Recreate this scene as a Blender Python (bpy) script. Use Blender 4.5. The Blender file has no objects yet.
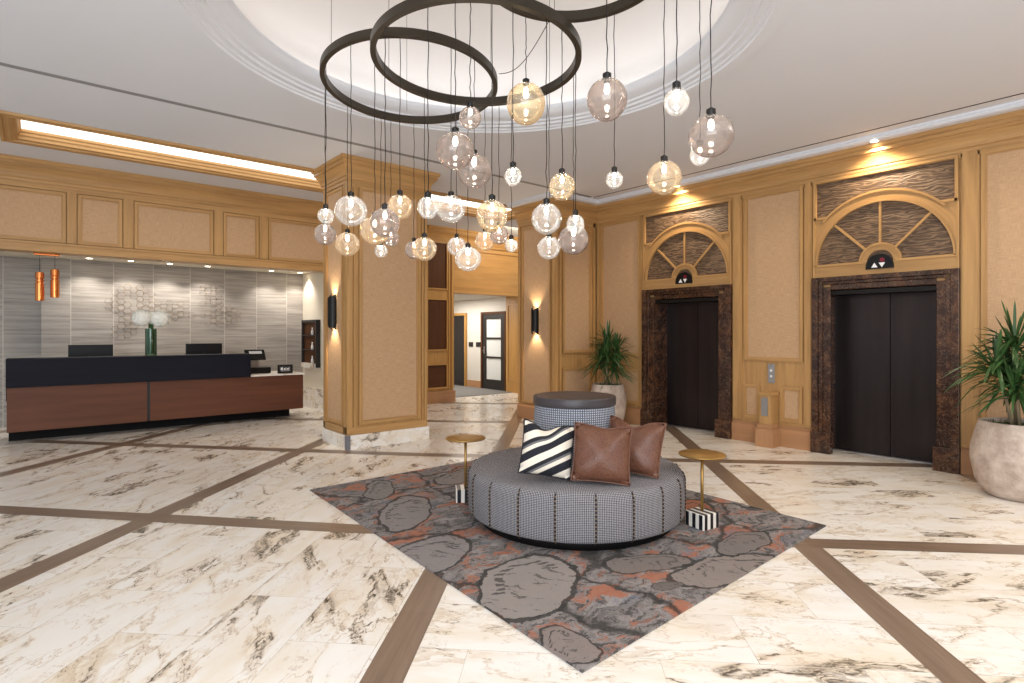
import bpy, bmesh, math, random
from mathutils import Vector, Matrix
random.seed(7)
PI = math.pi
scene = bpy.context.scene
COL = scene.collection

# ------------------------------------------------------------------ helpers
def srgb(r, g, b):
    f = lambda c: (c/255/12.92) if c/255 <= .04045 else ((c/255+.055)/1.055)**2.4
    return (f(r), f(g), f(b), 1)

class NT:
    """small node graph helper"""
    def __init__(s, name):
        s.m = bpy.data.materials.new(name); s.m.use_nodes = True
        s.t = s.m.node_tree; s.t.nodes.clear()
        s.out = s.t.nodes.new('ShaderNodeOutputMaterial')
    def n(s, typ, **kw):
        nd = s.t.nodes.new(typ)
        for k, v in kw.items():
            if k.startswith('i_'):
                nm = k[2:].replace('_', ' ')
                s.set(nd.inputs[nm], v)
            else: setattr(nd, k, v)
        return nd
    def set(s, inp, v):
        if isinstance(v, bpy.types.NodeSocket): s.t.links.new(v, inp)
        else: inp.default_value = v
    def math(s, op, a, b=0.0, c=None, clamp=False):
        nd = s.t.nodes.new('ShaderNodeMath'); nd.operation = op; nd.use_clamp = clamp
        s.set(nd.inputs[0], a); s.set(nd.inputs[1], b)
        if c is not None: s.set(nd.inputs[2], c)
        return nd.outputs[0]
    def mix(s, f, a, b):
        nd = s.t.nodes.new('ShaderNodeMix'); nd.data_type = 'RGBA'; nd.clamp_factor = True
        s.set(nd.inputs[0], f); s.set(nd.inputs[6], a); s.set(nd.inputs[7], b)
        return nd.outputs[2]
    def ramp(s, f, stops):
        nd = s.t.nodes.new('ShaderNodeValToRGB'); cr = nd.color_ramp
        while len(cr.elements) < len(stops): cr.elements.new(.5)
        for e, (p, c) in zip(cr.elements, stops):
            e.position = p; e.color = c if len(c) == 4 else (*c, 1)
        s.set(nd.inputs[0], f); return nd.outputs[0]
    def uv(s): return s.n('ShaderNodeUVMap').outputs[0]
    def gen(s): return s.n('ShaderNodeTexCoord').outputs['Object']
    def scale(s, v, xyz, loc=(0, 0, 0)):
        nd = s.t.nodes.new('ShaderNodeMapping')
        s.set(nd.inputs[0], v); nd.inputs[3].default_value = xyz; nd.inputs[1].default_value = loc
        return nd.outputs[0]
    def noise(s, v, scale=1., detail=4., rough=.55, dist=0., w=None):
        nd = s.t.nodes.new('ShaderNodeTexNoise')
        if w is not None:
            nd.noise_dimensions = '4D'; s.set(nd.inputs['W'], w)
        s.set(nd.inputs['Vector'], v); s.set(nd.inputs['Scale'], scale)
        nd.inputs['Detail'].default_value = detail; nd.inputs['Roughness'].default_value = rough
        nd.inputs['Distortion'].default_value = dist
        return nd.outputs['Fac']
    def sep(s, v):
        nd = s.t.nodes.new('ShaderNodeSeparateXYZ'); s.set(nd.inputs[0], v); return nd.outputs
    def comb(s, x, y, z=0.):
        nd = s.t.nodes.new('ShaderNodeCombineXYZ')
        for i, q in enumerate((x, y, z)): s.set(nd.inputs[i], q)
        return nd.outputs[0]
    def bump(s, h, strength=.3, dist=.01):
        nd = s.t.nodes.new('ShaderNodeBump'); s.set(nd.inputs['Height'], h)
        nd.inputs['Strength'].default_value = strength; nd.inputs['Distance'].default_value = dist
        return nd.outputs[0]
    def bsdf(s, color, rough=.5, metal=0., normal=None, **kw):
        b = s.t.nodes.new('ShaderNodeBsdfPrincipled')
        s.set(b.inputs['Base Color'], color); s.set(b.inputs['Roughness'], rough); s.set(b.inputs['Metallic'], metal)
        if normal is not None: s.set(b.inputs['Normal'], normal)
        for k, v in kw.items(): s.set(b.inputs[k.replace('_', ' ')], v)
        s.t.links.new(b.outputs[0], s.out.inputs[0]); return b

M = {}
def plain(name, col, rough=.5, metal=0., **kw):
    n = NT(name)
    nz = n.noise(n.gen(), 14., 3.)
    c2 = tuple(min(1, x*1.12) for x in col[:3])+(1,); c1 = tuple(x*.88 for x in col[:3])+(1,)
    n.bsdf(n.mix(nz, c1, c2), rough, metal, **kw); M[name] = n.m
    return n.m
def paint(name, col, rough=.8):
    n = NT(name); nz = n.noise(n.gen(), 1.3, 2.)
    n.bsdf(n.mix(nz, tuple(x*.975 for x in col[:3])+(1,), col), rough); M[name] = n.m
def emit(name, col, st):
    n = NT(name); e = n.n('ShaderNodeEmission', i_Color=col, i_Strength=st)
    n.t.links.new(e.outputs[0], n.out.inputs[0]); M[name] = n.m

def wood(name, base, dark, rough=.42, gs=1., spec=.4):
    n = NT(name); uv = n.uv()
    s = n.scale(uv, (1.3*gs, 26*gs, 1)); f = n.noise(s, 1., 6., .6, .6)
    s2 = n.scale(uv, (.5*gs, 5*gs, 1)); g = n.noise(s2, 1., 3., .5, 1.2)
    fine = n.noise(n.scale(uv, (6, 240, 1)), 1., 2.)
    a = n.mix(n.ramp(f, [(.25, (.35,)*3), (.75, (1, 1, 1))]), dark, base)
    lt = tuple(min(1, x*1.16) for x in base[:3])+(1,)
    b = n.mix(n.math('MULTIPLY', n.ramp(g, [(.4, (0, 0, 0)), (.65, (1, 1, 1))]), .55), a, lt)
    c = n.mix(n.math('MULTIPLY', fine, .22), b, dark)
    n.bsdf(c, rough, normal=n.bump(fine, .08, .002), Specular_IOR_Level=spec); M[name] = n.m
wood('oak', srgb(196, 153, 98), srgb(140, 101, 58))
wood('oak_gold', srgb(194, 148, 84), srgb(148, 104, 52))
wood('oak_base', srgb(184, 138, 98), srgb(144, 100, 66), .3, .4)
wood('walnut', srgb(112, 70, 50), srgb(74, 45, 33), .45, .6, .25)
wood('black_desk', srgb(27, 28, 38), srgb(14, 15, 22), .55, .5, .15)
wood('dark_panel', srgb(92, 56, 30), srgb(52, 30, 16), .55, .6, .2)
wood('drum_lid', srgb(70, 65, 68), srgb(44, 39, 40), .4, .5)

# woven grasscloth
n = NT('grasscloth'); uv = n.uv()
a = n.noise(n.scale(uv, (12, 420, 1)), 1., 3., .6); b = n.noise(n.scale(uv, (320, 10, 1)), 1., 3., .6)
big = n.noise(uv, 3., 3.)
w_ = n.math('MULTIPLY', n.math('ADD', a, b), .5)
c = n.mix(n.ramp(w_, [(.36, (0, 0, 0)), (.64, (1, 1, 1))]), srgb(168, 132, 98), srgb(214, 178, 138))
n.bsdf(n.mix(n.math('MULTIPLY', big, .3), c, srgb(196, 154, 112)), .75, normal=n.bump(w_, .2, .003)); M['grasscloth'] = n.m

# white and gold veined marble tiles (uv in metres, u along the veins)
def marble_nodes(n, uv, rnd):
    x, y, _ = n.sep(uv)
    jx = n.math('MULTIPLY', rnd, 37.)
    p = n.comb(n.math('ADD', n.math('MULTIPLY', x, .9), jx), n.math('MULTIPLY', y, 2.4), jx)
    warp = n.noise(p, 1.6, 5., .6)
    p2 = n.comb(n.math('ADD', n.math('MULTIPLY', x, 1.1), n.math('MULTIPLY', warp, 1.2)),
                n.math('ADD', n.math('MULTIPLY', y, 2.8), n.math('MULTIPLY', warp, 2.0)), jx)
    v1 = n.noise(p2, .95, 5., .55, .7)
    r1 = n.math('ABSOLUTE', n.math('SUBTRACT', v1, .5))
    patch = n.noise(p, .9, 2.)
    thick = n.math('MULTIPLY', n.ramp(patch, [(.53, (0, 0, 0)), (.65, (1, 1, 1))]), .062)
    thin = n.math('ADD', thick, .0022)
    vein = n.math('SUBTRACT', 1., n.math('DIVIDE', r1, thin), clamp=True)
    crackle = n.noise(p2, 9., 5., .7, 1.)
    vein = n.math('MULTIPLY', vein, n.ramp(crackle, [(.40, (.0,)*3), (.52, (1,)*3)]), clamp=True)
    gold = n.math('SUBTRACT', 1., n.math('DIVIDE', r1, n.math('ADD', n.math('MULTIPLY', thick, 1.8), .025)), clamp=True)
    cloud = n.noise(p, 2.2, 4., .6)
    base = n.mix(n.ramp(cloud, [(.4, (0, 0, 0)), (.7, (1, 1, 1))]), srgb(242, 238, 232), srgb(234, 222, 204))
    c = n.mix(n.math('MULTIPLY', gold, .5), base, srgb(200, 168, 126))
    r2 = n.math('ABSOLUTE', n.math('SUBTRACT', n.noise(n.comb(n.math('MULTIPLY', x, .8), n.math('ADD', n.math('MULTIPLY', y, 4.), n.math('MULTIPLY', warp, 3.)), jx), 1.3, 4., .6), .5))
    hair = n.math('MULTIPLY', n.math('SUBTRACT', 1., n.math('DIVIDE', r2, .008), clamp=True), .38)
    c = n.mix(hair, c, srgb(172, 132, 92))
    return n.mix(vein, c, srgb(62, 54, 46))
n = NT('marble_floor'); uv = n.uv()
br = n.n('ShaderNodeTexBrick', offset=.5, i_Color1=(0, 0, 0, 1), i_Color2=(1, 1, 1, 1), i_Scale=1., i_Mortar_Size=.0013,
         i_Mortar_Smooth=0., i_Brick_Width=.92, i_Row_Height=.46)
n.set(br.inputs['Vector'], uv); br.inputs['Mortar'].default_value = (.5, .5, .5, 1)
rnd = n.sep(br.outputs['Color'])[0]
mc = marble_nodes(n, uv, n.math('ROUND', n.math('MULTIPLY', rnd, 9.)))
mc = n.mix(n.math('MULTIPLY', rnd, .10), mc, srgb(232, 214, 188))
mc = n.mix(n.math('MULTIPLY', br.outputs['Fac'], .45), mc, srgb(140, 122, 104))
rg = n.noise(n.gen(), 3., 3.)
n.bsdf(mc, n.math('ADD', n.math('MULTIPLY', rg, .12), .17), Specular_IOR_Level=.5); M['marble_floor'] = n.m
n = NT('marble_base'); n.bsdf(marble_nodes(n, n.scale(n.uv(), (2, 1.2, 1)), 3.), .25); M['marble_base'] = n.m

n = NT('stone_band'); uv = n.uv()
br = n.n('ShaderNodeTexBrick', offset=0., i_Color1=(0, 0, 0, 1), i_Color2=(1, 1, 1, 1), i_Scale=1., i_Mortar_Size=.001, i_Brick_Width=.9, i_Row_Height=1.)
n.set(br.inputs['Vector'], uv)
f = n.noise(n.scale(uv, (1.5, 30, 1)), 1., 5., .6, .4); rr = n.sep(br.outputs['Color'])[0]
c = n.mix(n.ramp(f, [(.35, (0, 0, 0)), (.65, (1, 1, 1))]), srgb(108, 88, 72), srgb(134, 112, 94))
n.bsdf(n.mix(n.math('MULTIPLY', rr, .45), c, srgb(150, 130, 114)), .28); M['stone_band'] = n.m

# dark brown marble of the lift surrounds
n = NT('brown_marble'); g = n.gen()
f = n.noise(g, 3.4, 9., .72, 1.8); vv = n.math('ABSOLUTE', n.math('SUBTRACT', n.noise(g, 7., 6., .6, 2.), .5))
c = n.ramp(f, [(.3, srgb(26, 16, 12)), (.5, srgb(60, 36, 24)), (.62, srgb(94, 60, 38)), (.78, srgb(52, 33, 24))])
vn = n.math('MULTIPLY', n.math('SUBTRACT', 1., n.math('DIVIDE', vv, .012), clamp=True), .55)
n.bsdf(n.mix(vn, c, srgb(170, 140, 112)), .22, Specular_IOR_Level=.35); M['brown_marble'] = n.m

# vein cut travertine behind the desk
n = NT('travertine'); uv = n.uv()
br = n.n('ShaderNodeTexBrick', offset=0., i_Color1=(0, 0, 0, 1), i_Color2=(1, 1, 1, 1), i_Scale=1., i_Mortar_Size=.004, i_Mortar_Smooth=.0, i_Brick_Width=.602, i_Row_Height=.3)
n.set(br.inputs['Vector'], uv); br.inputs['Mortar'].default_value = (.5, .5, .5, 1)
rnd = n.sep(br.outputs['Color'])[0]; x, y, _ = n.sep(uv)
p = n.comb(n.math('ADD', n.math('MULTIPLY', x, .7), n.math('MULTIPLY', rnd, 30.)), n.math('MULTIPLY', y, 16.), n.math('MULTIPLY', rnd, 11.))
f = n.noise(p, 1.6, 6., .65, .25)
c = n.ramp(f, [(.25, srgb(112, 106, 102)), (.42, srgb(156, 149, 142)), (.6, srgb(182, 175, 166)), (.8, srgb(202, 196, 187))])
c = n.mix(n.math('MULTIPLY', rnd, .40), c, srgb(138, 131, 125))
jv = n.math('LESS_THAN', n.math('ABSOLUTE', n.math('SUBTRACT', n.math('FRACT', n.math('ADD', n.math('DIVIDE', x, .602), .5)), .5)), .009)
c = n.mix(n.math('MULTIPLY', br.outputs['Fac'], .22), c, srgb(212, 206, 196)); c = n.mix(n.math('MULTIPLY', jv, .6), c, srgb(214, 208, 198))
n.bsdf(c, .42); M['travertine'] = n.m

# rippled bronze mesh of the fanlights
n = NT('ripple_mesh'); uv = n.uv(); x, y, _ = n.sep(uv)
ph = n.noise(n.comb(n.math('MULTIPLY', x, .75), n.math('MULTIPLY', y, 3.4)), 7., 1., .5, .3)
wv = n.math('SINE', n.math('ADD', n.math('MULTIPLY', y, 165.), n.math('MULTIPLY', ph, 20.)))
wv = n.math('ADD', n.math('MULTIPLY', wv, .5), .5)
n.bsdf(n.mix(n.math('POWER', wv, 1.6), srgb(82, 62, 45), srgb(128, 102, 77)), .55, .0, normal=n.bump(wv, .4, .008)); M['ripple_mesh'] = n.m

# ottoman tweed
n = NT('tweed'); uv = n.uv(); x, y, _ = n.sep(uv)
cx_ = n.math('SINE', n.math('MULTIPLY', x, 2*PI/.0125)); cy_ = n.math('SINE', n.math('MULTIPLY', y, 2*PI/.012))
k = n.math('MULTIPLY', n.math('GREATER_THAN', cx_, -.25), n.math('GREATER_THAN', n.math('ADD', cy_, n.noise(uv, 60., 2.)), .1))
nz = n.noise(uv, 90., 2.)
c = n.mix(k, srgb(44, 42, 46), srgb(184, 180, 181)); c = n.mix(n.math('MULTIPLY', nz, .5), c, srgb(112, 108, 112))
n.bsdf(c, .9, normal=n.bump(k, .3, .003)); M['tweed'] = n.m
n = NT('tweed_blue'); uv = n.uv(); x, y, _ = n.sep(uv)
cx_ = n.math('SINE', n.math('MULTIPLY', x, 2*PI/.02)); cy_ = n.math('SINE', n.math('MULTIPLY', y, 2*PI/.018))
k = n.math('MULTIPLY', n.math('GREATER_THAN', cx_, -.1), n.math('GREATER_THAN', n.math('ADD', cy_, n.noise(uv, 50., 2.)), .3))
c = n.mix(k, srgb(70, 74, 84), srgb(196, 198, 206)); n.bsdf(n.mix(n.math('MULTIPLY', n.noise(uv, 70., 2.), .4), c, srgb(126, 130, 140)), .9); M['tweed_blue'] = n.m
n = NT('welt'); uv = n.uv(); x, y, _ = n.sep(uv)
n.bsdf(n.mix(n.math('GREATER_THAN', n.math('SINE', n.math('MULTIPLY', y, 2*PI/.028)), .2), srgb(30, 26, 26), srgb(120, 100, 84)), .8); M['welt'] = n.m

# crocodile leather
n = NT('brown_leather'); uv = n.uv()
vo = n.n('ShaderNodeTexVoronoi', feature='DISTANCE_TO_EDGE', i_Scale=60.); n.set(vo.inputs['Vector'], n.scale(uv, (1, .75, 1)))
e_ = n.ramp(vo.outputs['Distance'], [(0, (0, 0, 0)), (.12, (1, 1, 1))]); big = n.noise(uv, 4., 3.)
c = n.mix(e_, srgb(80, 48, 34), n.mix(big, srgb(92, 56, 40), srgb(122, 78, 57)))
n.bsdf(c, .42, normal=n.bump(e_, .3, .0015)); M['brown_leather'] = n.m
# diagonal striped pillow
n = NT('striped_cloth'); uv = n.uv(); x, y, _ = n.sep(uv)
d = n.math('MULTIPLY', n.math('ADD', n.math('MULTIPLY', x, -.62), n.math('MULTIPLY', y, 1.0)), 4.6)
fr = n.math('FRACT', n.math('ADD', d, 8.05))
c = n.ramp(fr, [(0, srgb(22, 24, 34)), (.30, srgb(226, 216, 200)), (.46, srgb(104, 102, 104)), (.55, srgb(28, 28, 34)), (.70, srgb(228, 218, 202))])
c.node.color_ramp.interpolation = 'CONSTANT'
wv = n.noise(n.scale(uv, (260, 260, 1)), 1., 2.)
n.bsdf(c, .85, normal=n.bump(wv, .3, .002)); M['striped_cloth'] = n.m
# cube bases striped black and white, all faces
n = NT('striped_bone'); uv = n.uv(); x, y, _ = n.sep(uv)
n.bsdf(n.mix(n.math('GREATER_THAN', n.math('FRACT', n.math('ADD', n.math('MULTIPLY', x, 15.), .2)), .5), srgb(26, 26, 32), srgb(228, 222, 212)), .3); M['striped_bone'] = n.m

paint('ceiling_paint', srgb(224, 227, 234), .8)
paint('dome_paint', srgb(232, 229, 227), .85)
paint('groove_shade_grey', srgb(146, 146, 148), .8)
paint('white_wall', srgb(228, 218, 200), .7)
paint('corridor_wall', srgb(214, 208, 198), .75)
plain('carpet', srgb(120, 118, 116), .95)
plain('black_metal', srgb(30, 27, 25), .4, .6)
plain('ring_bronze', srgb(62, 56, 47), .38, .5)
plain('black_gloss', srgb(12, 12, 14), .35, Specular_IOR_Level=.3)
plain('dark_grey', srgb(52, 52, 56), .5)
plain('brass', srgb(176, 138, 78), .42, .8)
plain('copper', srgb(214, 128, 72), .18, 1.)
plain('steel', srgb(168, 164, 162), .35, .85)
plain('dark_door', srgb(38, 33, 32), .4)
plain('soil_moss', srgb(66, 84, 40), .95)
plain('stem', srgb(146, 128, 100), .8)
plain('white_plastic', srgb(236, 236, 234), .4)
plain('red_glass', srgb(120, 10, 34), .3)
plain('guard_grey', srgb(120, 118, 124), .5)
plain('kick', srgb(18, 16, 16), .6, Specular_IOR_Level=.15)
plain('wire', srgb(150, 128, 104), .4, .6)
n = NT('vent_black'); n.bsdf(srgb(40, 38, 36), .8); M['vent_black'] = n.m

n = NT('lift_bronze'); uv = n.uv()
f = n.noise(n.scale(uv, (3, .25, 1)), 3., 3.); s_ = n.noise(n.scale(uv, (300, 2, 1)), 1., 2.)
n.bsdf(n.mix(f, srgb(40, 34, 34), srgb(66, 57, 56)), n.math('ADD', n.math('MULTIPLY', s_, .15), .26), .75, Specular_IOR_Level=.4); M['lift_bronze'] = n.m
n = NT('planter'); g = n.gen()
f = n.noise(g, 6., 6., .7)
n.bsdf(n.mix(n.ramp(f, [(.38, (0, 0, 0)), (.66, (1, 1, 1))]), srgb(172, 152, 138), srgb(210, 194, 180)), .8, normal=n.bump(f, .25, .01)); M['planter'] = n.m
n = NT('leaf'); uv = n.uv(); x, y, _ = n.sep(uv)
n.bsdf(n.mix(n.noise(n.gen(), 9., 2.), srgb(26, 54, 24), srgb(70, 106, 52)), .42); M['leaf'] = n.m
n = NT('petal'); n.bsdf(n.mix(n.noise(n.gen(), 30., 2.), srgb(254, 254, 250), srgb(250, 248, 236)), .7); M['petal'] = n.m
n = NT('frosted'); n.bsdf(srgb(222, 224, 222), .35); M['frosted'] = n.m
emit('cove_glow', (1, .95, .90, 1), 4.6)
emit('slot_glow', (1, .96, .90, 1), 2.)
emit('lamp_glow', (1, .86, .64, 1), 18.)
emit('bulb_glow', (1, .93, .84, 1), 95.)

def glass(name, tint, rimc, milk):
    n = NT(name)
    lw = n.n('ShaderNodeLayerWeight', i_Blend=.32)
    tr = n.n('ShaderNodeBsdfTransparent', i_Color=n.mix(lw.outputs['Facing'], tint, rimc))
    gl = n.n('ShaderNodeBsdfGlossy', i_Color=(1, 1, 1, 1), i_Roughness=.06)
    tl = n.n('ShaderNodeBsdfTranslucent', i_Color=tuple(.5+.5*c for c in tint[:3])+(1,))
    df = n.n('ShaderNodeBsdfDiffuse', i_Color=tuple(.5+.5*c for c in tint[:3])+(1,))
    md = n.n('ShaderNodeMixShader', i_Fac=.5); n.t.links.new(tl.outputs[0], md.inputs[1]); n.t.links.new(df.outputs[0], md.inputs[2])
    band = n.noise(n.scale(n.gen(), (2, 2, 30)), 1., 2.)
    m1 = n.n('ShaderNodeMixShader'); n.set(m1.inputs[0], n.math('MULTIPLY', n.ramp(band, [(.3, (.4,)*3), (.7, (1,)*3)]), milk))
    n.t.links.new(tr.outputs[0], m1.inputs[1]); n.t.links.new(md.outputs[0], m1.inputs[2])
    m2 = n.n('ShaderNodeMixShader'); n.set(m2.inputs[0], n.math('ADD', n.math('MULTIPLY', lw.outputs['Fresnel'], .45), .03))
    n.t.links.new(m1.outputs[0], m2.inputs[1]); n.t.links.new(gl.outputs[0], m2.inputs[2])
    n.t.links.new(m2.outputs[0], n.out.inputs[0]); M[name] = n.m
glass('glass_clear', (.95, .94, .92, 1), (.78, .74, .69, 1), .15)
glass('glass_amber', (.92, .80, .60, 1), (.72, .50, .26, 1), .16)
glass('glass_smoke', (.60, .51, .46, 1), (.38, .30, .27, 1), .16)
glass('vase_glass', (.55, .74, .58, 1), (.30, .46, .34, 1), .0)

# ---------------------------------------------------------------- mesh building
class MB:
    def __init__(s, *mats):
        s.bm = bmesh.new(); s.uv = s.bm.loops.layers.uv.new('UVMap'); s.mats = list(mats)
    def face(s, pts, uvs=None, mi=0, smooth=False):
        vs = [s.bm.verts.new(p) for p in pts]
        try: f = s.bm.faces.new(vs)
        except ValueError: return None
        f.material_index = mi; f.smooth = smooth
        if uvs:
            for l, q in zip(f.loops, uvs): l[s.uv].uv = q
        return f
    def box(s, x0, x1, y0, y1, z0, z1, mi=0, jitter=True, M4=None):
        x0, x1 = sorted((x0, x1)); y0, y1 = sorted((y0, y1)); z0, z1 = sorted((z0, z1))
        d = (x1-x0, y1-y0, z1-z0); ax = max(range(3), key=lambda i: d[i])
        ox, oy = (random.random()*9, random.random()*9) if jitter else (0, 0)
        P = [(x, y, z) for x in (x0, x1) for y in (y0, y1) for z in (z0, z1)]
        vs = [s.bm.verts.new(M4 @ Vector(p) if M4 else p) for p in P]
        for idx, nrm in (((0, 1, 3, 2), 0), ((4, 6, 7, 5), 0), ((0, 4, 5, 1), 1), ((2, 3, 7, 6), 1), ((0, 2, 6, 4), 2), ((1, 5, 7, 3), 2)):
            f = s.bm.faces.new([vs[i] for i in idx]); f.material_index = mi
            axs = [i for i in range(3) if i != nrm]
            if ax in axs and axs[0] != ax and jitter: axs = axs[::-1]
            for l, i in zip(f.loops, idx): l[s.uv].uv = (P[i][axs[0]]+ox, P[i][axs[1]]+oy)
    def lathe(s, prof, n=48, c=(0, 0, 0), mi=0, a0=0., a1=2*PI, smooth=True, flip=False, rad=None, cap=False):
        full = abs(a1-a0-2*PI) < 1e-6; cnt = n if full else n+1
        rings = []
        for (r, z) in prof:
            ring = []
            for k in range(cnt):
                t = a0+(a1-a0)*k/n
                ring.append(s.bm.verts.new((c[0]+r*math.cos(t), c[1]+r*math.sin(t), c[2]+z)))
            rings.append(ring)
        L = 0.; Ls = [0.]
        for i in range(1, len(prof)):
            L += math.hypot(prof[i][0]-prof[i-1][0], prof[i][1]-prof[i-1][1]); Ls.append(L)
        R = rad or max(p[0] for p in prof)
        for i in range(len(prof)-1):
            for k in range(n):
                k2 = (k+1) % cnt
                vs = [rings[i][k], rings[i][k2], rings[i+1][k2], rings[i+1][k]]
                u0 = R*(a1-a0)*k/n; u1 = R*(a1-a0)*(k+1)/n
                uvs = [(u0, Ls[i]), (u1, Ls[i]), (u1, Ls[i+1]), (u0, Ls[i+1])]
                if flip: vs = vs[::-1]; uvs = uvs[::-1]
                try: f = s.bm.faces.new(vs)
                except ValueError: continue
                f.material_index = mi; f.smooth = smooth
                for l, q in zip(f.loops, uvs): l[s.uv].uv = q
        return rings
    def tube(s, pts, r, n=8, mi=0, closed=False, rr=None):
        pts = [Vector(p) for p in pts]; N = len(pts); rings = []
        for i, p in enumerate(pts):
            if closed: d = pts[(i+1) % N]-pts[i-1]
            else: d = pts[min(i+1, N-1)]-pts[max(i-1, 0)]
            d.normalize()
            up = Vector((0, 0, 1)) if abs(d.z) < .9 else Vector((1, 0, 0))
            a = d.cross(up).normalized(); b = d.cross(a)
            q = rr[i] if rr else r
            rings.append([s.bm.verts.new(p+(a*math.cos(2*PI*k/n)+b*math.sin(2*PI*k/n))*q) for k in range(n)])
        for i in range(N if closed else N-1):
            j = (i+1) % N
            for k in range(n):
                f = s.bm.faces.new([rings[i][k], rings[i][(k+1) % n], rings[j][(k+1) % n], rings[j][k]]); f.smooth = True; f.material_index = mi
        if not closed:
            for rg_ in (rings[0][::-1], rings[-1]):
                f = s.bm.faces.new(rg_); f.material_index = mi
    def sweep(s, prof, path, closed=False, z0=0., mi=0):
        """prof: (out, up) pairs; path: xy points; out = to the LEFT of travel; mitred"""
        P = [Vector((p[0], p[1])) for p in path]; N = len(P); rings = []; L = 0.
        lens = []
        for i, p in enumerate(P):
            if i: L += (P[i]-P[i-1]).length
            lens.append(L)
            dp = (p-P[i-1]).normalized() if (i or closed) else None
            dn = (P[(i+1) % N]-p).normalized() if (i < N-1 or closed) else None
            if dp is None: dp = dn
            if dn is None: dn = dp
            n1 = Vector((-dp.y, dp.x)); n2 = Vector((-dn.y, dn.x))
            m = (n1+n2).normalized(); k = 1/max(.2, m.dot(n1))
            rings.append([s.bm.verts.new((p.x+m.x*o*k, p.y+m.y*o*k, z0+u)) for o, u in prof])
        pl = [0.]
        for i in range(1, len(prof)): pl.append(pl[-1]+math.hypot(prof[i][0]-prof[i-1][0], prof[i][1]-prof[i-1][1]))
        for i in range(N if closed else N-1):
            j = (i+1) % N; l0 = lens[i]; l1 = lens[j] if j else L+(P[0]-P[-1]).length
            off = random.random()*7
            for k in range(len(prof)-1):
                f = s.bm.faces.new([rings[i][k], rings[j][k], rings[j][k+1], rings[i][k+1]]); f.material_index = mi
                for l, q in zip(f.loops, [(l0, pl[k]+off), (l1, pl[k]+off), (l1, pl[k+1]+off), (l0, pl[k+1]+off)]): l[s.uv].uv = q
        if not closed:
            for rg_ in (rings[0], rings[-1][::-1]):
                f = s.bm.faces.new(rg_); f.material_index = mi
    def build(s, name, parent=None, split=None, bevel=None, loc=None, fix=True):
        if fix: bmesh.ops.recalc_face_normals(s.bm, faces=s.bm.faces)
        me = bpy.data.meshes.new(name); s.bm.to_mesh(me); s.bm.free()
        for m in s.mats: me.materials.append(M[m])
        o = bpy.data.objects.new(name, me); COL.objects.link(o)
        if loc: o.location = loc
        if parent is not None: o.parent = parent
        if split:
            md = o.modifiers.new('split', 'EDGE_SPLIT'); md.split_angle = math.radians(split)
        if bevel:
            md = o.modifiers.new('bevel', 'BEVEL'); md.width = bevel; md.segments = 3; md.limit_method = 'ANGLE'
        return o

def thing(name, label, cat, loc=(0, 0, 0), rz=0., group=None):
    o = bpy.data.objects.new(name, None); COL.objects.link(o); o.empty_display_size = .1
    o.location = loc; o.rotation_euler = (0, 0, rz); o['label'] = label; o['category'] = cat
    if group: o['group'] = group
    return o
def tag(o, label, cat, group=None, kind=None):
    o['label'] = label; o['category'] = cat
    if group: o['group'] = group
    if kind: o['kind'] = kind
    return o
def struct(o, label=None, cat=None):
    o['kind'] = 'structure'
    if label: o['label'] = label
    if cat: o['category'] = cat
    return o

# measured setting, metres: camera at the origin, Y runs away along the lift wall, X towards the lift wall
XE = 7.85                 # lift wall face
ZC, ZM = 3.88, 3.88       # ceiling
ZW = 3.82                 # underside of the white edge moulding along the lift wall
DC = (2.67, 3.55)         # dome centre
KD = .979
CR = [(0, -.335), (.022, -.335), (.022, -.285), (.036, -.285), (.04, -.262), (.036, -.24), (.05, -.24), (.056, -.20), (.070, -.165), (.092, -.135), (.118, -.112), (.118, -.096), (.142, -.096), (.142, -.05), (.16, -.05), (.172, -.03), (.172, 0), (0, 0)]  # crown

# ---------------------------------------------------------------- floor
b = MB('marble_floor', 'stone_band')
S2 = math.sqrt(2)
def quv(x, y, mode, off):
    u = (x+y)/S2; w = (y-x)/S2
    return (u+off, w+off*1.7) if mode == 0 else (w+off, -u+off*1.3)
cs = [-9.92, -6.22, -2.52, 1.12, 4.86, 8.65, 12.4, 16.1]      # lines of y - x
ds = [-5.2, -1.45, 2.35, 6.19, 10.02, 13.95, 17.6, 21.4, 25.]   # lines of x + y
for i in range(len(cs)-1):
    for j in range(len(ds)-1):
        pts = [((d-c)/2, (d+c)/2) for c, d in ((cs[i], ds[j]), (cs[i+1], ds[j]), (cs[i+1], ds[j+1]), (cs[i], ds[j+1]))]
        mode = 0 if cs[i] >= 1. else 1
        if cs[i] == 1.12 and ds[j] < 3: mode = 0
        off = (i*3+j)*4.6
        b.face([(x, y, 0) for x, y in pts], [quv(x, y, mode, off) for x, y in pts], 0)
hw = .193/2*S2
def band(c0, d0, c1, d1, along, z=.0012, h0=hw, h1=None):
    """along = 'c' : constant y-x = c ; 'd' : constant x+y = d"""
    h1 = h1 or h0
    if along == 'c': q = [(c0-h0, d0), (c0+h0, d0), (c1+h1, d1), (c1-h1, d1)]
    else: q = [(c0, d0-h0), (c0, d0+h0), (c1, d1+h1), (c1, d1-h1)]
    pts = [((d-c)/2, (d+c)/2) for c, d in q]
    L = math.hypot((pts[2][0]-pts[1][0]), (pts[2][1]-pts[1][1])); k = random.random()*5
    b.face([(x, y, z) for x, y in pts], [(k, k), (k, k+.19), (k+L, k+.19), (k+L, k)], 1)
for c in cs[1:-1]:
    if c == 1.12: band(1.10, -5, 1.19, 18.5, 'c')
    elif c == -2.52: band(-2.53, -5, -2.46, 22, 'c')
    else: band(c, -5, c, 24, 'c')
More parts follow.
